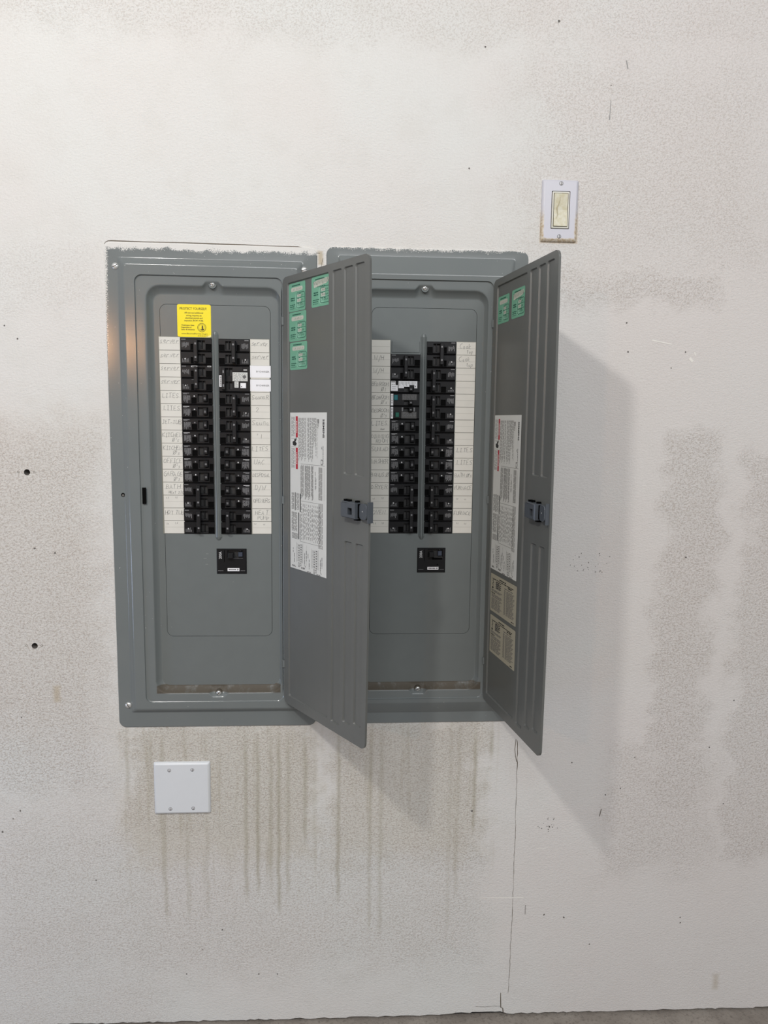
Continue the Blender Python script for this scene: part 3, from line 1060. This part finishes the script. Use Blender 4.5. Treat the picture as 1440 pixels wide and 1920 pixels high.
        vline(s0 + .245, t0 + .03, t - .02, .013, M_INKM)
        vline(s0 - .13, t0 + .03, t0 + .06, .012, M_INKM)
        vline(s0 - .10, t0 + .065, t + .01, .014, M_INKM)
        for s, l in ((-.16, .12), (.02, .035), (.10, .13)):
            for r in range(2 if l > .05 else 1):
                words(b, s0 + s, s0 + s + l, t + .028 + r * .006, .0045, Z1, M_INKM, rng, (.03, .06), .01)
    bar(.465, .469, .83, .96, M_INKG)
    return b.build('wiring_diagram', door, 'white printed wiring diagram with two red bars')

def notice_sticker(T, u0, u1, v0, v1, door, n0, seed):
    rng = random.Random(seed)
    w, h = u1 - u0, v1 - v0
    xf = lambda s, t, n: T(u0 + s * w, v1 - t * h, n0 + n)
    b = MB(xf)
    pts = rrect(0, w, 0, h, .1)
    b.poly([(p[0] / w, p[1] / h, .012) for p in pts], M_BEIGE)
    L = lambda a, c, t, hh, m=M_INKM: words(b, a, c, t, hh, .018, m, rng, (.05, .14), .015)
    L(.35, .6, .075, .028, M_INK)
    L(.12, .88, .125, .022, M_INK)
    L(.68, .84, .165, .028, M_INK)
    for k in range(4):
        L(.22, .42, .17 + k * .05, .022, M_INK)
        L(.20, .38, .195 + k * .05, .018)
    b.stroke([(.07, .12), (.12, .13), (.09, .17), (.12, .22), (.08, .26), (.11, .31)], .02, .018, M_INK)
    b.disc(.09, .36, .03, .018, M_INK, 8)
    L(.04, .46, .42, .018)
    L(.04, .44, .45, .018)
    L(.04, .2, .50, .026, M_INK)
    for k in range(3):
        L(.05, .45, .54 + k * .03, .016)
    for k in range(9):
        L(.05, .46 - (k % 3) * .03, .645 + k * .034, .018)
    L(.55, .86, .22, .02)
    for k in range(23):
        L(.54, .60, .27 + k * .0275, .014)
        L(.63, .93 - (k % 4) * .02, .27 + k * .0275, .014)
    L(.83, .93, .955, .022, M_INK)
    return b.build('notice_sticker', door, 'beige printed notice sticker')

def build_door(panel, base, hx, hy, ang, W, H, panel_label, spec):
    """the hinged door, swung open by ang degrees; inner face carries stickers and latch"""
    a = math.radians(ang)
    ux, uz = -math.cos(a), math.sin(a)
    nx, nz = -math.sin(a), -math.cos(a)
    def T(u, v, n):
        t = (v + H / 2) / (H / 2)
        if u > 0:
            u = u + 0.20 * (u / W) ** 2 * (1 - t * t) - 0.02
        return (hx + u * ux + n * nx, hy + v, 0.5 + u * uz + n * nz)
    b = MB(T)
    outer = rrect(0.04, W, -H, 0, .5, 5)
    D = .11
    wells = [(.78, 6.65, -H + .75, -.52), (7.15, 8.3, -H + .7, -.5), (8.6, 9.7, -15.1, -.49), (9.95, 11.05, -15.1, -.47),
             (8.75, 9.7, -H + 1.2, -19.95), (10.1, 11.05, -H + 1.5, -19.95)]
    def dens(l, step=1.6):
        out = []
        for p, q in zip(l, l[1:] + l[:1]):
            k = max(1, int(math.dist(p, q) / step))
            out += [(p[0] + (q[0] - p[0]) * j / k, p[1] + (q[1] - p[1]) * j / k) for j in range(k)]
        return out
    outer = dens(outer)
    tops = [dens(rrect(*q, .16, 3)) for q in wells]
    b.holed(outer, tops, 0, M_DOOR)
    for q, l in zip(wells, tops):
        cx, cy = (q[0] + q[1]) / 2, (q[2] + q[3]) / 2
        kx, ky = 1 - .16 / (q[1] - q[0]), 1 - .14 / (q[3] - q[2])
        low = [(cx + (p[0] - cx) * kx, cy + (p[1] - cy) * ky) for p in l]
        b.loft([[(p[0], p[1], 0) for p in l], [(p[0], p[1], -D) for p in low]], M_DOOR, False)
        i = b.add([(p[0], p[1], -D) for p in low])
        for t in tessellate_polygon([[Vector((p[0], p[1], 0)) for p in low]]):
            b.face([i + k for k in t], M_DOOR)
    # rim and outer face
    i = b.add([(p[0], p[1], 0) for p in outer])
    j = b.add([(p[0], p[1], -.17) for p in outer])
    k = len(outer)
    for e in range(k):
        b.face((i + e, i + (e + 1) % k, j + (e + 1) % k, j + e), M_DOOR)
    for t in tessellate_polygon([[Vector((p[0], p[1], 0)) for p in outer]]):
        b.face([j + e for e in t], M_DOOR)
    door = b.build('door', panel, panel_label, None, (base[0], base[1], 0))
    zb = -D
    off = (base[0], base[1], 0)
    def Tb(u, v, n):
        p = T(u, v, n)
        return (p[0] - off[0], p[1] - off[1], p[2])
    for g in spec['green']:
        inspection_sticker(Tb, *g[:4], g[4], door, zb, g[5])
    wiring_sheet(Tb, *spec['sheet'], door, zb)
    for k, g in enumerate(spec.get('beige', [])):
        notice_sticker(Tb, *g, door, zb, 30 + k)
    # latch: body with a slot, and the sliding pull at the door edge
    l = MB(Tb)
    lu = spec['latch']
    u0, u1 = lu, lu + 1.72
    yt, yb = -16.95, -18.12
    l.loft([[(u0, yb, 0), (u1, yb, 0), (u1, yt, 0), (u0, yt, 0)], [(u0 + .02, yb, .38), (u1, yb, .5), (u1, yt, .5), (u0 + .02, yt, .38)],
            [(u0 + .1, yb + .08, .44), (u1 - .08, yb + .08, .56), (u1 - .08, yt - .08, .56), (u0 + .1, yt - .08, .44)]], M_LATCH, False)
    l.holed(rc(u0 + .1, u1 - .08, yb + .08, yt - .08), [rc(u0 + .92, u0 + 1.42, -17.85, -17.36)], .55, M_LATCH, [.3], M_CAV)
    for t0, t1 in ((.1, .35), (.5, .75), (1.45, 1.7)):
        l.box(u0 + t0, u0 + t1, yt, yt + .13, .05, .3, M_CAV)
    l.box(u0 + 1.35, u0 + 1.8, yb - .12, yb, .05, .3, M_CAV)
    l.box(u1, u1 + .16, yb + .1, yt - .1, .0, .25, M_CAV)
    l.build('latch_body', door, 'slate plastic latch housing')
    l = MB(Tb)
    s0, s1 = u1 + .17, u1 + 1.12
    r0 = rrect(s0, s1, yb + .02, yt - .02, .28, 4)
    tilt = lambda p, z: (p[0], p[1], z - .12 + .10 * (p[0] - s0) / (s1 - s0))
    l.loft([[tilt(p, .16) for p in r0], [tilt(p, .34) for p in r0], [tilt((p[0] * .97 + (s0 + s1) / 2 * .03, p[1] * .97 + (yt + yb) / 2 * .03), .37) for p in r0]], M_LATCH, False, True)
    l.box(s1 - .02, s1 + .06, yb - .18, yt + .12, -.2, .26, M_LATCH, .02)
    l.disc(s0 + .45, (yt + yb) / 2 + .02, .05, .31, M_PRINTW, 8)
    l.build('latch_slide', door, 'slate plastic sliding pull')
    for v in (-3.05, -17.45, -31.4):
        hm = MB(lambda x, y, z: (hx - off[0] + x, hy - off[1] + y, .5 + z))
        c = [(math.cos(t * math.pi / 5), math.sin(t * math.pi / 5)) for t in range(10)]
        hm.loft([[(.02 + .11 * p, v + y, .05 + .11 * q) for p, q in c] for y in (0, -.62)], M_GREY, True, True)
        hm.build('hinge_knuckle', door)
    return door

# ------------------------------------------------------------------ a load centre
def rect_between(X, Yr, r, z, n=6):
    return rrect(X[0], X[1], Yr[0], Yr[1], r, n, z)

def build_panel(P):
    rot = P.get('rot', 0.0)
    base = (8.36, -39.93)                     # local point at the foot of the cover; parts are drawn relative to it
    loc = W3(P['tx'] + base[0] * math.cos(rot) - base[1] * math.sin(rot), P['ty'] + base[0] * math.sin(rot) + base[1] * math.cos(rot), 0)
    root = thing('electrical_panel', P['label'], 'electrical panel', loc, 'electrical panels side by side on the wall')
    root.rotation_euler = (0, -rot, 0)
    og = (base[0], base[1], 0)
    off = lambda x, y, z: (x, y, z)
    def bld(mb, name, label=None, parent=root, sharp=35):
        return mb.build(name, parent, label, None, og, sharp)
    # ---- cover: flange, raised border, door seat, rolled rim
    O, SO, SI, ST, RC, TB = P['O'], P['SO'], P['SI'], P['ST'], P['RC'], P['TB']
    yO, ySO, ySI, yST, yRC, yTB = (-39.93, 0), (-38.55, -1.25), (-38.2, -1.68), (-37.62, -2.5), (-36.9, -3.22), (-36.3, -3.9)
    if P.get('soft'):
        ySO, ySI = (-38.9, -.75), (-38.0, -2.05)
    offs = (.95, .8, .68, .58, .5, .4, .2, 0, -.2, -.4, -.5, -.58, -.68, -.8, -.95)
    def rect_between(X, Yr, r, z, n=6, bump=0.0):
        l = rrect(X[0], X[1], Yr[0], Yr[1], r, n)
        m = n + 1
        def side(bx, y, sgn):
            out = []
            for d in offs:
                t = min(1, max(0, (.85 - abs(d)) / .42))
                out.append((bx + d * sgn, y + sgn * bump * t * t * (3 - 2 * t)))
            return out
        top = side(P['scr'][0][0], Yr[1], 1)
        bot = side(P['scr'][1][0], Yr[0], -1)
        l = l[:m] + top + l[m:3 * m] + bot + l[3 * m:]
        return [(*p, z) for p in l]
    def lerp(a, b, t):
        return a + (b - a) * t
    def inset(X, Yr, d, r, z, bump=0.0):
        return rect_between((X[0] + d, X[1] - d), (Yr[0] + d, Yr[1] - d), r, z, 6, bump)
    MX, yM = (lerp(SO[0], SI[0], .5), lerp(SO[1], SI[1], .5)), (lerp(ySO[0], ySI[0], .5), lerp(ySO[1], ySI[1], .5))
    rings = [inset(O, yO, 0, .62, 0), inset(O, yO, .02, .6, .09), inset(O, yO, .07, .55, .13), inset(O, yO, .13, .55, .13),
             inset(SO, ySO, -.12, .2, .13), inset(SO, ySO, -.05, .18, .135), inset(SO, ySO, 0, .17, .17),
             inset(SO, ySO, .05, .17, .22), inset(SI, ySI, -.07, .19, .45), inset(SI, ySI, 0, .2, .495), inset(SI, ySI, .06, .2, .51), inset(SI, ySI, .12, .22, .51),
             inset(ST, yST, -.05, .55, .51), inset(ST, yST, 0, .55, .51), inset(ST, yST, .03, .53, .40), inset(ST, yST, .07, .5, .37), inset(ST, yST, .12, .5, .37),
             inset(RC, yRC, -.14, 1.15, .37, .36), inset(RC, yRC, -.07, 1.12, .37, .36)]
    for t, z in ((0, .365), (.06, .345), (.14, .29), (.26, .18), (.5, .03), (.74, -.10), (.88, -.155), (.95, -.17), (1, -.17)):
        rings.append(rect_between((lerp(RC[0], TB[0], t), lerp(RC[1], TB[1], t)), (lerp(yRC[0], yTB[0], t), lerp(yRC[1], yTB[1], t)), lerp(1.1, .6, t), z, 6, .36 * (1 - t) ** 0.6))
    c = MB()
    c.loft(rings, P['cover'], True)
    # round pads in the two rim pockets that carry the dead-front screws
    for (bx, by) in P['scr']:
        c.cyl(bx, by, .30, -.1, .20, P['cover'], 18)
    if P['slot']:
        c.rect(2.58, 2.9, -20.68, -19.33, .518, M_CAV)
        c.disc(.93, -19.99, .17, .136, M_CAV, 14)
        c.disc(.93, -20.02, .10, .138, M_SPECK, 12)
    else:
        c.rect(2.6, 2.9, -20.6, -19.3, .518, M_CAV)
    bld(c, 'cover')
    # ---- dead front: ring plus the insert the breakers show through
    I, CL, CR, MN = P['I'], P['CL'], P['CR'], P['MN']
    d = MB()
    ri = rrect(I[0] - .03, I[1] + .03, -32.03, -4.62, .55, 6)
    d.holed(rrect(TB[0] - .05, TB[1] + .05, -36.35, -3.85, .62, 6), [ri], -.175, M_GREY, [.12], M_DARK)
    bld(d, 'dead_front')
    d = MB()
    top_l = -7.24 if P['row0'] == 0 else -8.40
    holes = [rc(CL[0], CL[1], -23.25, top_l), rc(CR[0], CR[1], -23.25, P['rtop']), rc(MN[0], MN[1], -26.62, -24.48)]
    ro = rrect(I[0], I[1], -32.0, -4.65, .52, 6)
    d.holed(ro, holes, -.165, M_GREY, [.5, .5, .5])
    i = d.add([(p[0], p[1], -.165) for p in ro])
    j = d.add([(p[0], p[1], -.28) for p in ro])
    k = len(ro)
    for e in range(k):
        d.face((i + e, i + (e + 1) % k, j + (e + 1) % k, j + e), M_GREY)
    if P['row0']:
        # blank knock-out over the unused first space
        q = rc(CL[0] + .03, CL[1] - .02, -8.3, -7.3)
        d.box(CL[0] + .06, CL[1] - .05, -8.22, -7.3, -.165, -.12, M_GREY, .04)
        d.box(CL[0], CL[1], -8.4, -8.3, -.165, -.10, M_GREY, .03)
    if P['slot']:
        for (x, y, l) in ((7.3, -25.3, .25), (7.45, -25.8, .2), (7.5, -24.9, .2), (4.4, -29.0, .06), (4.5, -31.2, .06), (9.7, -27.3, .05)):
            d.rect(x, x + l, y - .03, y, -.160, M_INKG)
    bld(d, 'dead_front_insert')
    # ---- raised rib between the two columns
    r = MB()
    x0, x1 = P['rib']
    xm = (x0 + x1) / 2
    prof = [(x0 - .02, -.165), (x0 + .1, -.06), (xm - .09, .0), (xm - .045, -.08), (xm + .045, -.08), (xm + .09, .0), (x1 - .1, -.06), (x1 + .02, -.165)]
    st = []
    for y, k, dz in ((-6.62, .35, .95), (-6.74, .62, .4), (-6.95, .95, 0), (-15, 1, 0), (-23.5, .95, 0), (-23.68, .62, .4), (-23.78, .35, .95)):
        dx = .07 * (-y - 6.6) / 17
        st.append(r.add([(xm + (p[0] - xm) * k + dx, y, p[1] + (-.165 - p[1]) * dz) for p in prof]))
    for a, b_ in zip(st, st[1:]):
        for k in range(len(prof) - 1):
            r.face((a + k, a + k + 1, b_ + k + 1, b_ + k), M_GREY)
    bld(r, 'centre_rib')
    # ---- steel can behind
    e = MB()
    e.box(2.45, 14.2, -37.5, -2.6, -1.15, -1.1, M_DARK)
    for q in ((2.45, 2.55, -37.5, -2.6), (14.1, 14.2, -37.5, -2.6), (2.45, 14.2, -37.5, -37.4), (2.45, 14.2, -2.7, -2.6)):
        e.box(*q, -1.1, -.35, M_DARK)
    e.box(CL[0] - .1, CR[1] + .1, -27, -7, -.95, -.9, M_CAV)
    bld(e, 'enclosure')
    # ---- screws
    for (x, y, z, rr, ang) in P['screws']:
        s = MB(lambda a, b_, c_, x=x, y=y, ang=ang: (x + a * math.cos(ang) - b_ * math.sin(ang), y + a * math.sin(ang) + b_ * math.cos(ang), c_))
        s.dome(0, 0, rr, z, rr * .5, M_STEEL)
        s.rect(-rr * .85, rr * .85, -rr * .11, rr * .11, z + rr * .5, M_SLOT)
        if z > .15:
            s.rect(-rr * .11, rr * .11, -rr * .5, rr * .5, z + rr * .505, M_SLOT)
        bld(s, 'screw')
    # ---- circuit labels
    for (sx0, sx1, top, bot, cells, side) in ((*P['LL'], P['ltop'], -23.2, P['left'], 'L'), (*P['LR'], P['ltop'] - .06, -23.22, P['right'], 'R')):
        s = MB()
        s.box(sx0 - .03, sx1 + .03, bot - .02, top + .02, -.165, -.150, M_RULE)
        strip = bld(s, 'label_strip', 'ruled paper strip of circuit names')
        rows = len(cells)
        ph = (top - bot) / rows
        for k, txt in enumerate(cells):
            rng = random.Random(k * 7 + (0 if side == 'L' else 100) + P['seed'])
            y1 = top - ph * k
            y0 = y1 - ph
            drift = .10 * k / 15 if P['seed'] == 0 else 0.0
            m = MB()
            a, b_ = sx0 + (drift if side == 'L' else drift * .4), sx1 + drift
            m.box(a, b_, y0 + .022, y1 - .022, -.150, -.142, M_PAPER)
            m.rect(a + .06, b_ - .05, (y0 + y1) / 2 - .012, (y0 + y1) / 2 + .012, -.1405, M_RULE2)
            ls = txt.split('|')
            z = -.1395
            wd = b_ - a
            if ls[0]:
                low = ls[0][0].islower() or ls[0] in ('Saunar', 'Sauna')
                n = len(ls[0])
                h = .36 if not low else .40
                x = a + .18 + rng.uniform(-.04, .08)
                # fit into the cell
                est = sum((max(float(q.split(',')[0]) for st in GL[ch].split('|') for q in st.split()) * .92 + 2.6) / 10 if ch != ' ' else .45 for ch in ls[0]) * h
                if est > wd - .22:
                    x = a + .07
                    q = min(1.0, (wd - .14) / est + .12)
                    h *= q
                    g = .26 - max(0, est * q - wd + .12) / (n * h)
                else:
                    g = .26
                handwrite(m, ls[0], x, y1 - .54 + rng.uniform(-.03, .03), h, z, rng, None, .036, .12, max(.02, g))
            if len(ls) > 1 and ls[1]:
                x = a + (wd * .52 if len(ls[1]) <= 3 else wd * .28)
                handwrite(m, ls[1], x, y1 - .95, .30 if len(ls[1]) < 6 else .2, z, rng, None, .036)
            m.build('circuit_label', strip, ('handwritten label reading ' + txt.replace('|', ' ').replace('Q', 'Ø')) if ls[0] and '"' not in txt else None, None, og)
    # ---- breakers
    y0 = -7.24
    wsL, wsR = (CL[1] - CL[0]) / 2.5, (CR[1] - CR[0]) / 2.5
    for (kind, row, on, seed) in P['bl']:
        if kind in ('white', 'teal', 'green'):
            special_breaker(root, base, kind, wsL, CL[0], row, y0)
        else:
            place_breaker(root, base, kind, False, wsL, on, seed, CL[0], row, y0)
    for (kind, row, on, seed) in P['br']:
        if kind == 'charger':
            special_breaker(root, base, kind, wsR, CR[0], row, y0 - .02)
        else:
            place_breaker(root, base, kind, True, wsR, on, seed, CR[0], row, y0 - .02)
    main_breaker(root, base, MN[0], MN[1], -24.49, -26.61, not P['slot'])
    # ---- door
    build_door(root, base, P['hinge'], -2.5, P['angle'], 11.62, 35.1, P['door_label'], P['doors'])
    return root, base, og

LEFT = dict(
    tx=0.0, ty=0.0, seed=0, slot=True, cover=M_COVER_L, row0=0, rtop=-7.27, ltop=-7.18,
    label='left breaker panel with yellow sticker, four green door stickers and light switchless side',
    O=(0, 16.73), SO=(1.12, 15.55), SI=(1.55, 15.15), ST=(2.40, 14.0), RC=(3.22, 13.85), TB=(3.7, 13.57), I=(4.18, 12.95),
    CL=(5.76, 8.27), CR=(8.80, 11.30), MN=(8.39, 10.87), rib=(8.22, 8.80), LL=(4.05, 5.71), LR=(11.34, 12.86),
    scr=((8.44, -3.1), (8.44, -36.9)),
    screws=((.86, -1.85, .13, .27, .5), (.83, -37.95, .13, .27, 2.1), (15.69, -1.8, .13, .27, .3), (8.44, -3.08, .21, .2, .2), (8.44, -36.9, .21, .2, .9)),
    left=['server', 'server', 'server', 'server', 'LITES', 'LITES', 'JET-TUB', "KITCHEN|Q's", "KITCHEN|Q's", "OFFICE|Q's", "GARAGE|Q's", 'BATH|HEAT 220', '"   "', 'HOT TUB', '"   "'],
    right=['server', 'server', '', '', 'SaunaR', ' 2', 'Sauna', "  ' 1", 'LITES', 'UAC', 'DISPOSAL', 'D/W', 'OPENERS', 'HEAT|PUMP', '"   "'],
    bl=[('double', 0, False, 0), ('double', 2, False, 1)] + [('single', r, True, r) for r in range(4, 11)] + [('double', 11, False, 2), ('double', 13, False, 3)],
    br=[('double', 0, False, 4), ('charger', 2, False, 0), ('double', 4, False, 5), ('double', 6, False, 6)] + [('single', r, True, r + 20) for r in range(8, 13)] + [('double', 13, True, 7)],
    hinge=14.0, angle=124.56, door_label='grey sheet steel door with four green stickers',
    doors=dict(green=[(.85, 3.3, -2.78, -.62, 1, False), (.9, 3.43, -5.08, -2.83, 2, False), (1.0, 3.56, -7.28, -5.15, 3, False), (4.18, 6.72, -2.80, -.59, 4, True)],
               sheet=(1.0, 6.3, -23.24, -10.62), latch=8.95))
RIGHT = dict(
    soft=True, tx=17.1266, ty=0.1053, rot=0.00306, seed=500, slot=False, cover=M_COVER_R, row0=1, rtop=-7.36, ltop=-7.22,
    label='right breaker panel with W/H and furnace labels, two green and two beige door stickers',
    O=(.34, 16.75), SO=(1.35, 15.6), SI=(1.75, 15.2), ST=(2.35, 13.9), RC=(3.1, 13.53), TB=(3.58, 13.22), I=(4.05, 12.67),
    CL=(5.62, 8.05), CR=(8.59, 11.0), MN=(8.07, 10.47), rib=(8.06, 8.58), LL=(4.02, 5.57), LR=(11.05, 12.64),
    scr=((8.32, -3.12), (8.26, -36.85)),
    screws=((.95, -1.85, .13, .27, .5), (.95, -37.95, .13, .27, 2.1), (15.7, -37.9, .13, .27, .3), (8.32, -3.1, .20, .2, .7), (8.26, -36.82, .20, .2, .3)),
    left=['', 'W/H', 'W/H', 'BEDROOM|Q1', "BEDROOM|Q's", "BEDROOM|Q's", 'LITES|~', 'DINNING|ROOM', 'SUNLAD', 'WASHER', 'BONUS Q', 'DRYER', '"   "', 'OVEN', '"   "'],
    right=['Cook|top', 'Cook|top', '', '', '', '', '', '', 'LITES', 'LITES', "BATH Q's", 'FURNACE', '"   "', 'FURNACE', '"   "'],
    bl=[('double', 1, False, 8), ('white', 3, 0, 0), ('teal', 4, 0, 0), ('green', 5, 0, 0)] + [('single', r, True, r + 40) for r in range(6, 11)] + [('double', 11, True, 9), ('double', 13, True, 10)],
    br=[('double', 0, False, 11), ('double', 2, True, 12), ('double', 4, True, 13), ('double', 6, True, 14)] + [('single', r, True, r + 60) for r in range(8, 11)] + [('double', 11, True, 15), ('double', 13, True, 16)],
    hinge=13.88, angle=99.35, door_label='grey sheet steel door with two green and two beige stickers',
    doors=dict(green=[(.86, 3.16, -3.55, -1.42, 5, False), (3.66, 6.1, -3.5, -1.36, 6, True)], sheet=(.82, 6.2, -23.42, -10.76),
               beige=[(.98, 6.38, -26.97, -23.8), (1.1, 6.4, -30.5, -27.3)], latch=8.6))
LEFT['label'] = 'left breaker panel with yellow warning sticker inside and four green stickers on its door'

pl, baseL, ogL = build_panel(LEFT)
pr, baseR, ogR = build_panel(RIGHT)

# ---- stickers that belong to the left panel only
def yellow_sticker():
    b = MB()
    q = rrect(5.54, 8.22, -7.18, -4.62, .14, 4, -.150)
    b.poly(q, M_YEL)
    b.poly([(8.22, -7.14, -.149), (8.05, -7.18, -.149), (7.75, -7.165, -.149), (8.2, -6.98, -.149)], plain('yellow_curl', (.9, .8, .25), .4))
    z = -.144
    K = M_YINK
    put_text(b, 'PROTECT YOURSELF!', 5.76, -5.04, .19, z, K, 2.12, 0, .012)
    for t, y, x0, x1 in (('All new and additional', -5.33, 6.12, 7.6), ('wiring requires an', -5.54, 6.24, 7.47), ('electrical permit and', -5.74, 6.17, 7.55), ('inspection (RCW 19.28).', -5.94, 6.10, 7.62)):
        put_text(b, t, x0, y, .115, z, K, x1 - x0, 0, .02)
    for t, y, x1 in (('Washington State', -6.30, 6.88), ('Department of', -6.47, 6.66), ('Labor & Industries', -6.64, 6.92)):
        put_text(b, t, 5.85, y, .105, z, K, x1 - 5.85, 0, .02)
    put_text(b, 'www.ElectricalPermits.wa.gov', 5.85, -6.96, .10, z, K, 2.1, 0, .012)
    words(b, 7.15, 8.0, -7.08, .04, z, K, random.Random(5), (.06, .16), .03)
    cx, cy = 7.48, -6.42
    ring = [(cx + .335 * math.cos(t * math.pi / 16), cy + .335 * math.sin(t * math.pi / 16)) for t in range(33)]
    b.stroke(ring, .03, z, K)
    b.stroke([(cx + (p[0] - cx) * .72, cy + (p[1] - cy) * .72) for p in ring], .014, z, K)
    for k in range(20):
        t = k * math.pi / 10
        b.disc(cx + .285 * math.cos(t), cy + .285 * math.sin(t), .018, z, K, 6)
    b.poly([(cx - .02, cy + .16, z), (cx + .08, cy + .17, z), (cx + .12, cy + .05, z), (cx + .1, cy - .06, z), (cx + .17, cy - .13, z), (cx + .12, cy - .21, z),
            (cx - .08, cy - .21, z), (cx - .02, cy - .1, z), (cx + .02, cy - .04, z), (cx - .03, cy + .02, z), (cx + .02, cy + .08, z)], K)
    b.poly([(cx - .1, cy - .12, z), (cx - .06, cy - .08, z), (cx - .12, cy - .2, z), (cx - .16, cy - .18, z)], K)
    return b.build('warning_sticker', pl, 'yellow sticker headed PROTECT YOURSELF!', None, ogL)
yellow_sticker()
for y1 in (-9.36, -10.47):
    b = MB()
    b.box(11.28, 12.97, y1 - .95, y1, -.142, -.128, M_WHITE)
    put_text(b, 'EV CHARGER', 11.80, y1 - .54, .13, -.124, M_INKM, 1.05, 0, .015)
    b.build('label_sticker', pl, 'bright white sticker reading EV CHARGER', None, ogL)

# ------------------------------------------------------------------ wall plates
def screw_head(x, y, z, r, parent, og, ang=1.57, mat=None):
    s = MB(lambda a, b_, c_: (x + a * math.cos(ang) - b_ * math.sin(ang), y + a * math.sin(ang) + b_ * math.cos(ang), c_))
    s.dome(0, 0, r, z, r * .35, mat or M_SCREWW, 14)
    q = [(r * 1.12 * math.cos(t * math.pi / 10), r * 1.12 * math.sin(t * math.pi / 10)) for t in range(21)]
    s.stroke(q, r * .24, z + .004, M_SLOT)
    s.rect(-r * .9, r * .9, -r * .16, r * .16, z + r * .36, M_SLOT)
    s.build('screw', parent, None, None, og)

def plate_mesh(x0, x1, y0, y1, mat, hole=None):
    b = MB()
    T = .26
    rings = [rrect(x0, x1, y0, y1, .12, 4, 0), rrect(x0 + .01, x1 - .01, y0 + .01, y1 - .01, .12, 4, .09), rrect(x0 + .08, x1 - .08, y0 + .08, y1 - .08, .1, 4, .2),
             rrect(x0 + .2, x1 - .2, y0 + .2, y1 - .2, .08, 4, T)]
    b.loft(rings, mat, True)
    o = rrect(x0 + .2, x1 - .2, y0 + .2, y1 - .2, .08, 4)
    if hole:
        b.holed(o, [rrect(*hole, .06, 3)], T, mat, [.2])
    else:
        b.holed(o, [], T, mat)
    return b, T

def yellowed(name, base, stain, edges):
    n = Nodes(name)
    co = n.coords()
    X, Y, Z = n.xyz(co)[:3]
    x, y = n.m('DIVIDE', X, U), n.m('DIVIDE', Z, U)
    p = n.comb(x, y, 0.0)
    ns = n.noise(p, 2.2, 4, .65)
    if edges:
        d = n.m('SUBTRACT', 1.49, n.m('ABSOLUTE', x))
        low = n.step(y, 2.9, 1.2)
        fe = n.m('MULTIPLY', n.step(n.m('ADD', d, n.m('MULTIPLY', n.m('SUBTRACT', ns, .5), .25)), .27, .17), low)
        fb = n.step(n.m('ADD', y, n.m('MULTIPLY', n.m('SUBTRACT', ns, .5), .35)), .30, .20)
        f = n.m('MAXIMUM', fe, fb)
        c = n.mix(n.m('MULTIPLY', f, .8), base, n.mix(n.step(n.noise(p, 5, 3), .4, .6), stain, (.62, .55, .42)))
    else:
        c = n.mix(n.step(ns, .35, .65), base, stain)
    return n.out(c, .4)

def light_switch():
    cx, y0 = 36.26, .94
    root = thing('light_switch', 'stained white light switch with a yellowed rocker above the right panel', 'light switch', W3(cx, y0))
    og = (cx, y0, 0)
    hole = (35.54, 37.06, 1.92, 4.86)
    b, T = plate_mesh(34.77, 37.75, .94, 5.76, yellowed('stained_switch_plate', (.56, .56, .61), (.42, .30, .14), True), hole)
    b.build('wall_plate', root, 'white plate with brown stained edges', None, og)
    m = plain('ivory_switch_frame', (.63, .62, .55), .4)
    f = MB()
    f.loft([rrect(35.6, 37.0, 1.98, 4.80, .06, 3, .0), rrect(35.6, 37.0, 1.98, 4.80, .06, 3, T + .03), rrect(35.63, 36.97, 2.01, 4.77, .05, 3, T + .05),
            rrect(35.70, 36.90, 2.08, 4.70, .05, 3, T + .05), rrect(35.70, 36.90, 2.08, 4.70, .05, 3, .05)], m, False)
    f.rect(35.5, 37.1, 1.9, 4.9, .03, M_SPECK)
    f.build('switch_frame', root, 'ivory frame round the rocker', None, og)
    r = MB()
    ry = yellowed('yellowed_rocker', (.62, .60, .48), (.54, .50, .34), False)
    x0, x1, ya, yb = 35.75, 36.85, 2.13, 4.65
    ym = (ya + yb) / 2
    prof = [(ya, T + .13), (ym, T + .03), (yb, T + .10)]
    a = [r.add([(x0, y, z), (x1, y, z)]) for y, z in prof]
    for p, q in zip(a, a[1:]):
        r.face((p, p + 1, q + 1, q), ry)
    for x in (x0, x1):
        i = r.add([(x, y, z) for y, z in prof] + [(x, yb, .05), (x, ya, .05)])
        r.face(range(i, i + 5), ry)
    for y, z in (prof[0], prof[2]):
        r.poly([(x0, y, z), (x1, y, z), (x1, y, .05), (x0, y, .05)], ry)
    r.stroke([(36.22, 4.35), (36.2, 4.1), (36.1, 3.8), (35.98, 3.55), (36.02, 3.3), (36.05, 3.0), (35.95, 2.7)], [.03, .04, .04, .09, .05, .03, .02], T + .115,
             plain('brown_drip', (.42, .36, .22), .5))
    r.build('rocker', root, 'yellowed ivory rocker', None, og)
    for y in (5.44, 1.33):
        screw_head(36.28, y, T, .13, root, og, 1.5)
light_switch()

def blank_plate():
    cx, y0 = 5.18, -47.83
    root = thing('blank_wall_plate', 'clean white blank double wall plate below the left panel', 'wall plate', W3(cx, y0))
    og = (cx, y0, 0)
    b, T = plate_mesh(2.77, 7.59, -47.83, -43.1, M_PLATE)
    b.build('plate', root, None, None, og)
    for x, y in ((4.13, -43.79), (6.09, -43.77), (4.16, -47.31), (6.11, -47.28)):
        screw_head(x, y, T, .12, root, og, 1.57)
blank_plate()
